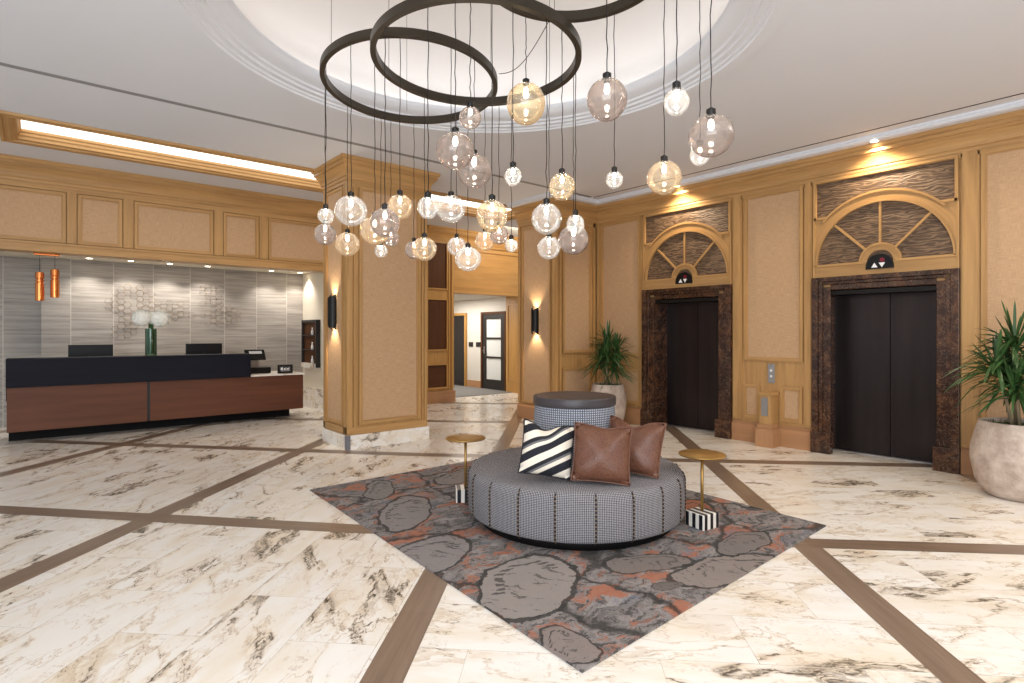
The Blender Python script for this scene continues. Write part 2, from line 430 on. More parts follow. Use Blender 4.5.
for d in ds[1:-1]:
    if d == 6.19: band(-9.9, 6.19, 2.3, 6.2, 'd', .0016); band(2.3, 6.2, 7.2, 6.5, 'd', .0016)
    elif d == 10.02: band(-9.9, 9.96, 2.5, 10.08, 'd', .0016); band(2.5, 10.08, 10.7, 10.65, 'd', .0016)
    else: band(-9.9, d, 16, d, 'd', .0016)
bm_floor = struct(b.build('floor', fix=False), 'white and gold veined marble tile floor with brown stone bands', 'floor')

# ---------------------------------------------------------------- ceiling
b = MB('ceiling_paint')
X0, X1, Y0, Y1 = -5., 7.35, -4., 6.585
N = 120; R0 = 2.30*KD
ring = []; outer = []
for k in range(N):
    t = 2*PI*k/N; cx, sy = math.cos(t), math.sin(t)
    ring.append((DC[0]+R0*cx, DC[1]+R0*sy, ZM))
    s_ = min(((X1-DC[0])/cx if cx > 1e-9 else (X0-DC[0])/cx if cx < -1e-9 else 1e9), ((Y1-DC[1])/sy if sy > 1e-9 else (Y0-DC[1])/sy if sy < -1e-9 else 1e9))
    outer.append((DC[0]+s_*cx, DC[1]+s_*sy, ZM))
for k in range(N):
    j = (k+1) % N; b.face([ring[k], ring[j], outer[j], outer[k]])
for cxn, cyn in ((X0, Y0), (X1, Y0), (X1, Y1), (X0, Y1)):    # square corners
    best = sorted(range(N), key=lambda k: (outer[k][0]-cxn)**2+(outer[k][1]-cyn)**2)[:2]
    b.face([outer[best[0]], outer[best[1]], (cxn, cyn, ZM)])
# step down to the outer ceiling
b.box(X1+.028, 9., Y0, 11.2, ZC, ZC+.1); b.box(X1, X1+.028, Y1+.05, 11.2, ZC, ZC+.1)
SX0, SX1, SY0, SY1 = -.16, 7.30, 8.15, 9.02      # slot opening
b.box(X0, X1, Y1+.05, SY0, ZC, ZC+.1)
b.box(X0, X1, Y1-.03, Y1+.08, ZC+.055, ZC+.1)       # shadow groove
b.face([(X0, Y1, ZC), (X1, Y1, ZC), (X1, Y1, ZC+.06), (X0, Y1, ZC+.06)])
b.box(X0, X1, SY1, 11.2, ZC, ZC+.1)
b.box(X0, SX0, SY0, SY1, ZC, ZC+.1)
b.box(SX1, X1, SY0, SY1, ZC, ZC+.1)
ceil = struct(b.build('ceiling', fix=False), 'white plaster ceiling with a round lit dome', 'ceiling')
# the extra ceiling strip over the slot's end is cut: rebuild as separate strips
# dome mouldings and dome
b = MB('ceiling_paint')
prof = [(2.31, ZM), (2.305, ZM-.022), (2.185, ZM-.022), (2.175, ZM-.006), (2.15, ZM-.004), (2.14, ZM+.012), (2.095, ZM+.014), (2.085, ZM+.034), (2.045, ZM+.036), (2.035, ZM+.055), (1.985, ZM+.062), (1.945, ZM+.074), (1.915, ZM+.092), (1.90, ZM+.115), (1.90, ZM+.15), (1.93, ZM+.16), (2.2, ZM+.16)]
b.lathe([(r*KD, z) for r, z in prof], 144, (DC[0], DC[1], 0), smooth=True)
mold = b.build('dome_molding', ceil, split=28)
b = MB('dome_paint')
prof = [(2.2, ZM+.16), (2.2, ZM+.42)]
for k in range(1, 15):
    t = PI/2*k/14; prof.append((2.2*math.cos(t), ZM+.42+.5*math.sin(t)))
prof[-1] = (.001, prof[-1][1])
b.lathe([(r*KD, z) for r, z in prof], 96, (DC[0], DC[1], 0), smooth=True)
b.build('dome', ceil)
b = MB('cove_glow')
b.tube([(DC[0]+2.05*math.cos(2*PI*k/96), DC[1]+2.05*math.sin(2*PI*k/96), ZM+.185) for k in range(96)], .016, 6, closed=True)
o = b.build('cove_light', ceil); o['label'] = 'glowing strip hidden behind the dome lip'
# light slot framed in oak
sl = thing('ceiling_light_trough', 'long glowing ceiling recess with oak frame above the reception canopy', 'light', (3.7, 8.6, ZC))
def tr(o, root):      # parent while keeping world coordinates baked in the mesh
    o.parent = root; o.matrix_parent_inverse = root.matrix_basis.inverted(); return o
def rect_loop(x0, x1, y0, y1): return [(x0, y0), (x1, y0), (x1, y1), (x0, y1)]
b = MB('oak')
fp = [(.006, .16), (.006, -.004), (-.01, -.012), (-.03, -.016), (-.035, -.03), (-.06, -.034), (-.075, -.022), (-.11, -.018), (-.12, -.03), (-.15, -.03), (-.155, -.001)]
b.sweep(fp, rect_loop(SX0, SX1, SY0, SY1), True, ZC)
b.sweep([(.01, .12), (.035, .11), (.035, .085), (.02, .07), (.02, .045), (.01, .03)], rect_loop(SX0, SX1, SY0, SY1), True, ZC)
tr(b.build('frame'), sl)
b = MB('slot_glow'); b.box(SX0-.05, SX1+.05, SY0-.05, SY1+.05, ZC+.125, ZC+.14); tr(b.build('light_panel'), sl)
# linear diffuser along the lift wall
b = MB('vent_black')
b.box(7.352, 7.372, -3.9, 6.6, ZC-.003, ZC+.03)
b2 = MB('groove_shade_grey'); b2.box(X0+.01, X1-.05, 6.59, 6.66, ZC-.002, ZC+.03); b2.build('groove_shade_strip', ceil)  # flush strip whose grey paints in the shade of the ceiling groove
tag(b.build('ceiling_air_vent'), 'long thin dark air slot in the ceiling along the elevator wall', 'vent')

# ---------------------------------------------------------------- lift wall (faces -X)
def E(bd, ya, yb, za, zb, n0, n1, mi=0): bd.box(XE-n0, XE-n1, ya, yb, za, zb, mi)
BAY = [(4.335, 5.92), (1.65, 3.20)]
OPEN = [(4.54, 5.705), (1.785, 3.07)]
ZO = 2.10
b = MB('oak')
ys = [6.97, OPEN[0][1]+.03, OPEN[0][0]-.03, OPEN[1][1]+.03, OPEN[1][0]-.03, -3.5]
for i in (0, 2, 4): E(b, ys[i], ys[i+1], 0, ZC+.05, 0, -.9)
for i in (1, 3): E(b, ys[i], ys[i+1], ZO+.04, ZC+.05, 0, -.9)
wr = struct(b.build('wall_right'), 'oak panelled elevator wall with grasscloth panels', 'wall')
def panel(yA, yB, zA, zB, root, name='fabric_panel', mat='grasscloth'):
    f = MB(mat); E(f, yA, yB, zA, zB, -.005, .004); o = f.build(name, root)
    m = MB('oak'); w = .035
    for (a0, a1, c0, c1) in ((yA, yA+w, zA, zB), (yB-w, yB, zA, zB), (yA+w, yB-w, zA, zA+w), (yA+w, yB-w, zB-w, zB)): E(m, a0, a1, c0, c1, 0, .03)
    w2 = .015
    for (a0, a1, c0, c1) in ((yA+w, yA+w+w2, zA+w, zB-w), (yB-w-w2, yB-w, zA+w, zB-w), (yA+w+w2, yB-w-w2, zA+w, zA+w+w2), (yA+w+w2, yB-w-w2, zB-w-w2, zB-w)): E(m, a0, a1, c0, c1, 0, .018)
    m.build('molding', o)
for (a_, c_) in ((5.99, 6.86), (3.33, 4.15), (.02, 1.47), (-1.6, -.13)):
    panel(a_, c_, 1.16, 3.51, wr)
panel(5.99, 6.86, .34, .93, wr)
panel(3.92, 4.17, .34, .82, wr); panel(3.34, 3.63, .34, .82, wr); panel(.02, 1.47, .34, .93, wr)
pl = MB('oak')
for (a_, c_) in ((5.93, 5.985), (4.18, 4.325), (3.21, 3.315), (1.48, 1.645), (-.12, .01), (6.87, 6.955)):
    E(pl, a_, c_, .30, 3.57, 0, .022); E(pl, a_+.015, c_-.015, .33, 3.55, .022, .032)
E(pl, -3.4, 6.955, 3.525, 3.56, 0, .028)
pl.build('pilaster_strip', wr)
bb = MB('oak_base')
for (a_, c_) in ((5.93, 6.96), (3.21, 4.325), (-3.4, 1.64)):
    E(bb, a_, c_, 0, .24, 0, .05); E(bb, a_, c_, .24, .265, 0, .04); E(bb, a_, c_, .265, .285, 0, .02)
bb.build('baseboard', wr)
cr = MB('oak'); cr.sweep(CR, [(XE, -3.4), (XE, 6.97)], False, ZW); cr.build('crown', wr)
cr = MB('ceiling_paint'); cr.sweep([(.30, .06), (.30, .035), (.285, .03), (.285, .012), (.265, 0), (0, 0)], [(XE, -3.4), (XE, 6.99), (6.82, 6.99), (6.82, 7.95)], False, ZW); cr.build('ceiling_edge_molding', ceil)

# lift doors, surrounds and fanlights
def arc_solid(bd, yc, zc, r0, r1, t0, t1, n0, n1, N=36, clip=None, mi=0):
    """solid arc band on the lift wall; radii may be clipped to |u| < clip"""
    pts = []
    for k in range(N+1):
        t = t0+(t1-t0)*k/N; c_ = abs(math.cos(t))
        ra, rb = r0, r1
        if clip and c_ > 1e-6: rb = min(rb, clip/c_); ra = min(ra, rb)
        pts.append(((yc+ra*math.cos(t), zc+ra*math.sin(t)), (yc+rb*math.cos(t), zc+rb*math.sin(t)), t*.8))
    for k in range(N):
        a, c_ = pts[k], pts[k+1]
        q = lambda p, nn: (XE-nn, p[0], p[1])
        u0, u1 = a[2], c_[2]
        if abs(a[1][0]-a[0][0])+abs(a[1][1]-a[0][1]) < 1e-5 and abs(c_[1][0]-c_[0][0])+abs(c_[1][1]-c_[0][1]) < 1e-5: continue
        w = r1-r0
        bd.face([q(a[0], n1), q(c_[0], n1), q(c_[1], n1), q(a[1], n1)], [(u0, 0), (u1, 0), (u1, w), (u0, w)], mi)
        bd.face([q(a[1], n0), q(a[1], n1), q(c_[1], n1), q(c_[1], n0)], [(u0, 0), (u0, .02), (u1, .02), (u1, 0)], mi)
        bd.face([q(a[0], n1), q(a[0], n0), q(c_[0], n0), q(c_[0], n1)], [(u0, 0), (u0, .02), (u1, .02), (u1, 0)], mi)
DESC = [('nearer the room corner beside the small planter', 'small planter'), ('beside the large round planter', 'large planter')]
for i, ((ya, yb), (oa, ob)) in enumerate(zip(BAY, OPEN)):
    yc = (ya+yb)/2 if i == 0 else (ya+yb)/2
    root = thing('elevator_entrance', ['dark bronze elevator doors in brown marble surround, by the corner planter',
                 'dark bronze elevator doors in brown marble surround, beside the big planter'][i], 'elevator', (XE, yc, 0), group=None)
    m = MB('brown_marble')
    zt = 2.265
    for s0, s1, n1 in ((0., .075, .075), (.075, .125, .05), (.125, .215, .028)):
        E(m, ya+s0, ya+s1, .27, zt-s0, .003, n1); E(m, yb-s1, yb-s0, .27, zt-s0, .003, n1)
        E(m, ya+s1, yb-s1, zt-s1*.75-.0, zt-s0*.75, .003, n1)
    # reveals
    E(m, oa-.026, oa, 0.003, ZO, .02, -.36); E(m, ob, ob+.026, 0, ZO, .02, -.36); E(m, oa-.026, ob+.026, ZO, ZO+.03, .02, -.36)
    tr(m.build('marble_surround', bevel=.006), root)
    for (p0, p1) in ((ya-.005, ya+.235), (yb-.235, yb+.005)):
        m = MB('brown_marble'); E(m, p0, p1, .003, .275, .004, .10); tr(m.build('plinth', bevel=.006), root)
    mid = (oa+ob)/2; xd = XE+.34
    for (p0, p1) in ((oa, mid-.004), (mid+.004, ob)):
        d = MB('lift_bronze'); d.box(xd, xd+.04, p0, p1, .012, ZO-.05, jitter=False)
        for f in d.bm.faces:
            for l in f.loops: l[d.uv].uv = (l.vert.co.y, l.vert.co.z)
        tr(d.build('door_leaf'), root)
    d = MB('black_gloss'); d.box(xd+.05, xd+.06, oa-.02, ob+.02, 0, ZO+.02); tr(d.build('shaft_backing'), root)
    d = MB('black_metal'); d.box(XE+.01, xd+.03, oa, ob, ZO-.06, ZO-.01); tr(d.build('head_trim'), root)
    d = MB('steel'); d.box(XE+.28, xd+.02, oa, ob, 0, .012); tr(d.build('sill_plate'), root)
    # fanlight
    zb = 2.415; Ro, Ri, Rh = .855, .725, .215; hwid = .755
    fl_ = thing('fanlight', ['arched oak fanlight with rippled bronze mesh, above the doors by the corner',
                'arched oak fanlight with rippled bronze mesh, above the doors by the big planter'][i], 'transom', (XE, yc, zb))
    m = MB('ripple_mesh'); m.box(XE-.004, XE-.010, ya+.03, yb-.03, zt+.02, 3.50, jitter=False)
    for f in m.bm.faces:
        for l in f.loops: l[m.uv].uv = (l.vert.co.y, l.vert.co.z)
    tr(m.build('mesh_panel'), fl_)
    m = MB('oak')
    E(m, ya+.01, yb-.01, zt+.0, zb, 0, .03)
    arc_solid(m, yc, zb, Ri, Ro, 0, PI, 0, .03, 60, clip=hwid)
    for sgn in (-1, 1):          # small spandrels under the ears
        prev = None
        for k in range(9):
            dz = .405+(.615-.405)*k/8; u = min(hwid, math.sqrt(Ro*Ro-dz*dz))
            if prev:
                q = [(prev[0], prev[1]), (hwid, prev[1]), (hwid, dz), (u, dz)]
                m.face([(XE-.03, yc+sgn*x, zb+z) for x, z in q], [(z, x) for x, z in q])
            prev = (u, dz)
        E(m, yc+sgn*.60, yc+sgn*hwid, zb+.60, zb+.63, 0, .046)
    tr(m.build('arch_frame'), fl_)
    m = MB('oak')
    arc_solid(m, yc, zb, Ri-.004, Ri+.018, 0, PI, 0, .048, 60)
    e0 = math.asin(.60/Ro)
    arc_solid(m, yc, zb, Ro-.012, Ro+.014, e0-.06, PI-e0+.06, 0, .048, 60)
    E(m, ya+.012, ya+.045, zb+.60, 3.525, 0, .046); E(m, yb-.045, yb-.012, zb+.60, 3.525, 0, .046); E(m, ya+.045, yb-.045, 3.49, 3.525, 0, .046)
    E(m, ya+.012, yc-.17, zb-.012, zb+.014, .03, .048); E(m, yc+.17, yb-.012, zb-.012, zb+.014, .03, .048)
    E(m, ya+.005, ya+.03, zt, zb+.6, 0, .04); E(m, yb-.03, yb-.005, zt, zb+.6, 0, .04)
    tr(m.build('molding'), fl_)
    for t in (PI/4, PI/2, 3*PI/4):
        m = MB('oak'); L0, L1 = Rh-.01, Ri+.005
        rot = Matrix.Translation((XE, yc, zb)) @ Matrix.Rotation(t, 4, 'X')
        m.box(-.034, -.004, L0, L1, -.013, .013, M4=rot); tr(m.build('muntin'), fl_)
    m = MB('oak'); arc_solid(m, yc, zb, .14, Rh, 0, PI, 0, .032, 30); arc_solid(m, yc, zb, Rh-.012, Rh+.014, 0, PI, 0, .045, 30); tr(m.build('hub'), fl_)
    # lantern: half disc with two arrows and a red lamp
    ln = thing('elevator_indicator', ['half round black elevator indicator, above the doors by the corner planter', 'half round black elevator indicator, above the doors by the big planter'][i], 'indicator', (XE-.04, yc, zb-.11))
    zl = zb-.09; m = MB('black_gloss'); pts = []
    arc_solid(m, yc, zl+.03, .0001, .148, 0, PI, .034, .054, 30); E(m, yc-.148, yc+.148, zl, zl+.03, .034, .054); tr(m.build('face_plate'), ln)
    for k, (du, up) in enumerate(((.052, 1), (-.028, -1))):
        m = MB('white_plastic'); s_ = .034; y_ = yc+du; z0_ = zl+.045
        tri = [(y_-s_, z0_-up*s_*.8), (y_+s_, z0_-up*s_*.8), (y_, z0_+up*s_*.9)]
        m.face([(XE-.058, p, q) for p, q in tri]); m.face([(XE-.054, p, q) for p, q in tri])
        for a in range(3):
            p, q = tri[a], tri[(a+1) % 3]; m.face([(XE-.054, *p), (XE-.054, *q), (XE-.058, *q), (XE-.058, *p)])
        o = tr(m.build('arrow'), ln); o['label'] = 'white arrow'
    m = MB('red_glass'); arc_solid(m, yc-.03, zl+.105, .0001, .026, 0, 2*PI, .054, .058, 20); o = tr(m.build('signal_lamp'), ln); o['label'] = 'dark red lamp'
# call buttons
cp = thing('call_button_panel', 'steel elevator call button plate on the oak rail', 'button panel', (XE, 3.76, .99))
m = MB('steel'); E(m, 3.712, 3.808, .855, 1.12, 0, .012); tr(m.build('plate', bevel=.003), cp)
for z in (1.03, .95):
    m = MB('white_plastic'); E(m, 3.745, 3.775, z-.015, z+.015, .012, .018); tr(m.build('button'), cp)
pe = thing('wooden_pedestal', 'small oak pedestal box with steel plate between the elevators', 'pedestal', (7.7, 3.86, 0))
m = MB('oak')
m.box(7.62, 7.845, 3.66, 3.82, .30, .70); m.box(7.60, 7.845, 3.645, 3.835, .70, .735)
tr(m.build('box', bevel=.004), pe)
m = MB('oak_base'); m.box(7.58, 7.795, 3.62, 3.86, 0, .25); m.box(7.60, 7.795, 3.64, 3.84, .25, .31); tr(m.build('base', bevel=.004), pe)
m = MB('steel'); m.box(7.612, 7.620, 3.70, 3.79, .42, .67); tr(m.build('plate'), pe)

# ---------------------------------------------------------------- second pier and short wall (faces -Y at 6.97)
b = MB('oak'); b.box(6.82, 9.0, 6.99, 7.95, 0, ZC+.05)
w2 = struct(b.build('wall_pier'), 'oak panelled pier left of the elevators with wall light', 'wall')
def pan_y(Y, xa, xb, za, zb, root, mat='grasscloth', inner=True):      # panel on a face looking -Y
    f = MB(mat); f.box(xa, xb, Y-.006, Y+.005, za, zb); o = f.build('fabric_panel' if mat == 'grasscloth' else 'wood_panel', root); m = MB('oak'); w = .035
    for (a0, a1, c0, c1) in ((xa, xa+w, za, zb), (xb-w, xb, za, zb), (xa+w, xb-w, za, za+w), (xa+w, xb-w, zb-w, zb)): m.box(a0, a1, Y-.03, Y, c0, c1)
    w2_ = .015
    for (a0, a1, c0, c1) in ((xa+w, xa+w+w2_, za+w, zb-w), (xb-w-w2_, xb-w, za+w, zb-w), (xa+w+w2_, xb-w-w2_, za+w, za+w+w2_), (xa+w+w2_, xb-w-w2_, zb-w-w2_, zb-w)): m.box(a0, a1, Y-.018, Y, c0, c1)
    m.build('molding', o); return o
def pan_x(X, ya, yb, za, zb, root, mat='grasscloth'):
    f = MB(mat); f.box(X-.006, X+.005, ya, yb, za, zb); o = f.build('fabric_panel', root); m = MB('oak'); w = .03
    for (a0, a1, c0, c1) in ((ya, ya+w, za, zb), (yb-w, yb, za, zb), (ya+w, yb-w, za, za+w), (ya+w, yb-w, zb-w, zb)): m.box(X-.028, X, a0, a1, c0, c1)
    m.build('molding', o); return o
pan_y(6.99, 6.98, 7.70, 1.20, 3.36, w2); pan_y(6.99, 6.98, 7.70, .34, .94, w2)
pan_x(6.82, 7.10, 7.84, .30, 3.45, w2)
m = MB('oak')
for (a_, c_) in ((6.7955, 6.86), (6.89, 6.93), (7.75, 7.80)): m.box(a_, c_, 6.962, 6.99, .3, 3.57)
for (a_, c_) in ((6.99, 7.04), (7.89, 7.95)): m.box(6.795, 6.82, a_, c_, .3, 3.57)
m.box(6.86, 7.84, 6.962, 6.99, 3.46, 3.58); m.build('molding_strip', w2)
m = MB('oak'); m.sweep([(-o_, u_) for o_, u_ in CR], [(XE, 6.99), (6.82, 6.99), (6.82, 7.95)][::-1], False, ZW); m.build('crown', w2)
m = MB('oak_base'); m.sweep([(0, 0), (-.045, 0), (-.045, .23), (-.02, .26), (0, .28)], [(XE, 6.99), (6.82, 6.99), (6.82, 7.95)][::-1], False, 0); m.build('baseboard', w2)

# ---------------------------------------------------------------- column in front of the desk
CX0, CX1, CY0, CY1 = 3.19, 4.40, 7.21, 8.0
b = MB('oak'); b.box(CX0, CX1, CY0, CY1, .18, ZC+.03)
co = struct(b.build('column'), 'square oak and grasscloth column with marble base and wall light', 'column')
pan_y(CY0, CX0+.15, CX1-.12, .32, 3.52, co); pan_x(CX0, CY0+.13, CY1-.1, .32, 3.52, co)
m = MB('oak')
for (a_, c_) in ((CX0-.0195, CX0+.05), (CX0+.075, CX0+.115), (CX1-.09, CX1-.06), (CX1-.045, CX1)): m.box(a_, c_, CY0-.02, CY0, .2, 3.555)
for (a_, c_) in ((CY0, CY0+.045), (CY0+.065, CY0+.10), (CY1-.05, CY1)): m.box(CX0-.02, CX0, a_, c_, .2, 3.555)
m.box(CX0-.0192, CX1, CY0-.0205, CY0, .19, .29); m.box(CX0-.02, CX0, CY0, CY1, .2, .29); m.box(CX0+.0, CX1, CY0-.018, CY0, 3.50, 3.55)
m.build('molding_strip', co)
lp = [(CX0, CY0), (CX1, CY0), (CX1, CY1), (CX0, CY1)]
m = MB('oak'); m.sweep([(-o*.85, u) for o, u in CR], lp, True, ZC); m.build('crown', co)
m = MB('marble_base'); m.sweep([(.02, 0), (-.03, 0), (-.03, .17), (-.02, .185), (.02, .185)], lp, True, 0)
m.build('marble_base', co)
m = MB('guard_grey'); m.box(CX0-.036, CX0+.02, CY0-.036, CY0+.02, 0, .188); o = m.build('corner_guard', co); o['label'] = 'grey stone corner piece'

# ---------------------------------------------------------------- wall lights
def sconce(x, y, z, label):
    r = thing('wall_sconce', label, 'wall light', (x, y, z), group='two way wall lights')
    m = MB('black_metal'); h = .25; rd = .075; NN = 14
    # half round shell with slanted open ends
    pr = []
    for k in range(NN+1):
        t = PI/2+PI*k/NN; dx, dy = rd*math.cos(t)*1.15, rd*math.sin(t); cut = (-dx)*.75
        pr.append((dx, dy, h-.0+0*cut, cut))
    for k in range(NN):
        a, c_ = pr[k], pr[k+1]
        for s_, in ((1.,), (.93,)):
            m.face([(a[0]*s_, a[1]*s_, -h+a[3]), (c_[0]*s_, c_[1]*s_, -h+c_[3]), (c_[0]*s_, c_[1]*s_, h-c_[3]), (a[0]*s_, a[1]*s_, h-a[3])], smooth=True)
        for sg in (-1, 1):
            m.face([(a[0], a[1], sg*(h-a[3])), (c_[0], c_[1], sg*(h-c_[3])), (c_[0]*.93, c_[1]*.93, sg*(h-c_[3])), (a[0]*.93, a[1]*.93, sg*(h-a[3]))])
    m.build('shade', r, fix=False)
    m = MB('black_metal'); m.box(-.012, .0, -.05, .05, -.16, .16); m.build('backplate', r)
    for sg in (-1, 1):
        m = MB('lamp_glow'); m.lathe([(.001, -.012), (.035, -.012), (.035, .012), (.001, .012)], 16, (-.042, 0, sg*.13)); o = m.build('lamp', r); o['label'] = 'glowing lamp'
        ld = bpy.data.lights.new('sconce_beam', 'SPOT'); ld.energy = 16; ld.color = (1, .80, .55); ld.spot_size = math.radians(100); ld.spot_blend = .8; ld.shadow_soft_size = .03
        lo = bpy.data.objects.new('sconce_beam', ld); COL.objects.link(lo); lo.parent = r; lo.location = (-.05, 0, sg*.16); lo.rotation_euler = (0 if sg < 0 else PI, 0, 0)
sconce(CX0-.022, 7.62, 1.84, 'black half round wall sconce on the column beside the desk')
sconce(6.79, 7.46, 1.765, 'black half round wall sconce on the pier by the corridor')

# ---------------------------------------------------------------- reception canopy (header)
HY = 10.1
b = MB('oak')
b.box(-5, 4.42, HY, HY+.25, 2.66, ZC+.03)
hd = struct(b.build('wall_header'), 'oak and grasscloth header above the reception desk', 'wall')
xs = [(-4.3, -2.9), (-2.75, -1.45), (-1.3, .30), (.46, .98), (1.13, 2.19), (2.34, 2.88), (3.04, 4.3)]
xs[2] = (-1.05, .33)
for xa, xb in xs: pan_y(HY, xa, xb, 2.80, 3.50, hd)
m = MB('oak')
for k in range(len(xs)-1):
    a_, c_ = xs[k][1], xs[k+1][0]; m.box(a_+.012, c_-.012, HY-.035, HY, 2.80, 3.53)
m.box(-5, 4.42, HY-.04, HY, 2.66, 2.79); m.box(-5, 4.42, HY-.03, HY, 3.51, 3.58); m.box(-5, 4.42, HY-.055, HY-.035, 2.76, 2.785)
m.build('molding_strip', hd)
m = MB('oak'); m.sweep(CR, [(4.42, HY), (-5, HY)][::-1] if False else [(-5, HY), (4.42, HY)], False, ZC)
for v in m.bm.verts:
    v.co.y = 2*HY-v.co.y
m.build('crown', hd)
# alcove shell
ZA = 2.81; UY = 10.72
b = MB('white_wall'); b.box(-5, 4.5, HY+.02, 12.6, ZA, ZA+.05)
for x_ in (): pass
struct(b.build('ceiling_alcove'), 'low white ceiling over the reception desk', 'ceiling')
def uvbox(b, x0, x1, y0, y1, z0, z1, ua, va, u0=0, v0=0):
    b.box(x0, x1, y0, y1, z0, z1, jitter=False)
    for f in b.bm.faces:
        for l in f.loops: l[b.uv].uv = (l.vert.co[ua]-u0, l.vert.co[va]-v0)
b = MB('travertine'); uvbox(b, .08, 4.5, 12.3, 12.6, 0, ZA, 0, 2, .469)
struct(b.build('wall_back'), 'vein cut travertine wall behind the reception desk', 'wall')
b = MB('travertine'); uvbox(b, -5, .08, 12.52, 12.7, 0, ZA, 0, 2, .2)
struct(b.build('wall_left'), 'shaded travertine wall set back at the desk end', 'wall')
b = MB('white_wall'); b.box(4.42, 4.7, HY+.02, 12.6, 0, ZA+.1)
sw = struct(b.build('wall_side'), 'cream side wall at the end of the reception alcove', 'wall')
b = MB('marble_base'); b.box(4.395, 4.42, HY+.02, 12.3, 0, .42); b.build('baseboard', sw)
b = MB('oak'); b.box(4.39, 4.47, HY, HY+.06, 0, 2.66); b.build('edge_strip', sw)
# display niche on the side wall
nc = thing('display_case', 'narrow dark wall display case with small white ornaments', 'display case', (4.4, 11.72, .85))
m = MB('dark_panel'); m.box(4.38, 4.42, 11.33, 12.11, .93, 1.80); tr(m.build('back_panel'), nc)
m = MB('dark_door')
for q in ((11.31, 11.36, .85, 1.82), (12.08, 12.13, .85, 1.82)): m.box(4.33, 4.42, q[0], q[1], q[2], q[3])
m.box(4.33, 4.42, 11.36, 12.08, 1.77, 1.82); tr(m.build('frame'), nc)
m = MB('marble_base'); m.box(4.31, 4.42, 11.34, 12.1, .83, .93); tr(m.build('ledge'), nc)
for z in (1.2, 1.5):
    m = MB('dark_door'); m.box(4.335, 4.40, 11.36, 12.08, z-.01, z+.01); tr(m.build('shelf'), nc)
for z in (.93, 1.21, 1.51):
    m = MB('white_plastic'); m.lathe([(.001, 0), (.022, 0), (.03, .04), (.02, .09), (.01, .11), (.014, .15), (.001, .155)], 14, (4.346, 11.55, z+.0015))
    o = m.build('ornament'); tag(o, 'small white ornament on the %s of the dark display case' % {.93: 'bottom ledge', 1.21: 'middle shelf', 1.51: 'upper shelf'}[z], 'ornament', 'ornaments in the display case')
# hexagon wire art
m = MB('wire')
rs = random.Random(3); s_ = .062
def field(x, z):
    return (math.hypot((x-1.35)/.40, (z-2.1)/.30) < 1 or math.hypot((x-2.0)/.42, (z-1.98)/.16) < 1 or math.hypot((x-2.75)/.42, (z-1.9)/.2) < 1
            or math.hypot((x-2.6)/.2, (z-2.25)/.3) < 1 or math.hypot((x-1.25)/.2, (z-1.65)/.25) < 1)
for i in range(-2, 30):
    for j in range(-2, 26):
        x = .9+i*s_*1.5; z = 1.3+j*s_*math.sqrt(3)+(s_*math.sqrt(3)/2 if i % 2 else 0)
        if field(x, z) and rs.random() < .85:
            n0 = rs.choice((.02, .03)); k = rs.uniform(.75, 1.0)
            m.tube([(x+s_*k*math.cos(t*PI/3), 12.29-n0, z+s_*k*math.sin(t*PI/3)) for t in range(6)], .0030, 4, closed=True)
tag(m.build('wire_wall_art'), 'faint hexagon wire sculpture mounted on the stone wall behind desk', 'wall art')

# downlights
def downlight(x, y, z, label, grp, energy=30, size=78, r=.045, tilt=None, col=(1, .84, .62)):
    t = thing('ceiling_downlight', label, 'downlight', (x, y, z), group=grp)
    m = MB('white_plastic'); m.lathe([(r, -.001), (r+.012, -.006), (r+.02, -.004), (r+.02, .004)], 24); m.build('trim_ring', t)
    m = MB('lamp_glow'); m.lathe([(.001, -.002), (r, -.002)], 24); m.build('lamp', t)
    ld = bpy.data.lights.new('beam', 'SPOT'); ld.energy = energy; ld.color = col; ld.spot_size = math.radians(size); ld.spot_blend = .7; ld.shadow_soft_size = .04
    lo = bpy.data.objects.new('beam', ld); COL.objects.link(lo); lo.parent = t; lo.location = (0, 0, -.03)
    if tilt: lo.rotation_euler = tilt
ordn = ['first above the desk from the copper pendants', 'second above the desk from the copper pendants', 'third above the desk from the copper pendants', 'fourth above the desk from the copper pendants', 'second from the column end above the desk', 'nearest the column above the desk']
for k, x in enumerate((.70, 1.29, 1.88, 2.50, 3.66, 4.24)):
    downlight(x, 11.95, ZA, 'small round recessed downlight, ' + ordn[k], 'downlights over the reception desk', 34, 115, col=(1, .93, .84))
downlight(7.612, 2.42, ZW-.003, 'bright recessed downlight above the elevator fanlight by big planter', 'downlights along the elevator wall', 55, 140, .038, (0, math.radians(-6), 0))
downlight(7.612, 5.12, ZW-.003, 'bright recessed downlight above the fanlight near the corner', 'downlights along the elevator wall', 55, 140, .038, (0, math.radians(-6), 0))

# ---------------------------------------------------------------- wall right of the alcove, shelving unit and corridor
b = MB('oak_gold'); b.box(4.42, 6.50, UY, UY+.4, 0, ZC+.03)
struct(b.build('wall_middle'), 'oak wall behind the column', 'wall')
b = MB('oak_gold'); b.box(6.50, 7.24, UY, UY+.35, 0, ZC+.03)
un = struct(b.build('wall_unit'), 'oak pier with three dark wood panels beside the corridor', 'wall')
for z0, z1 in ((2.54, 3.58), (1.19, 2.28), (.35, .84)):
    f = MB('dark_panel'); f.box(6.56, 7.05, UY-.004, UY+.01, z0, z1); o = f.build('dark_panel', un)
    m = MB('oak_gold'); w = .03
    for (a0, a1, c0, c1) in ((6.53, 6.56, z0-w, z1+w), (7.05, 7.08, z0-w, z1+w), (6.56, 7.05, z0-w, z0), (6.56, 7.05, z1, z1+w)): m.box(a0, a1, UY-.035, UY, c0, c1)
    m.build('molding', o)
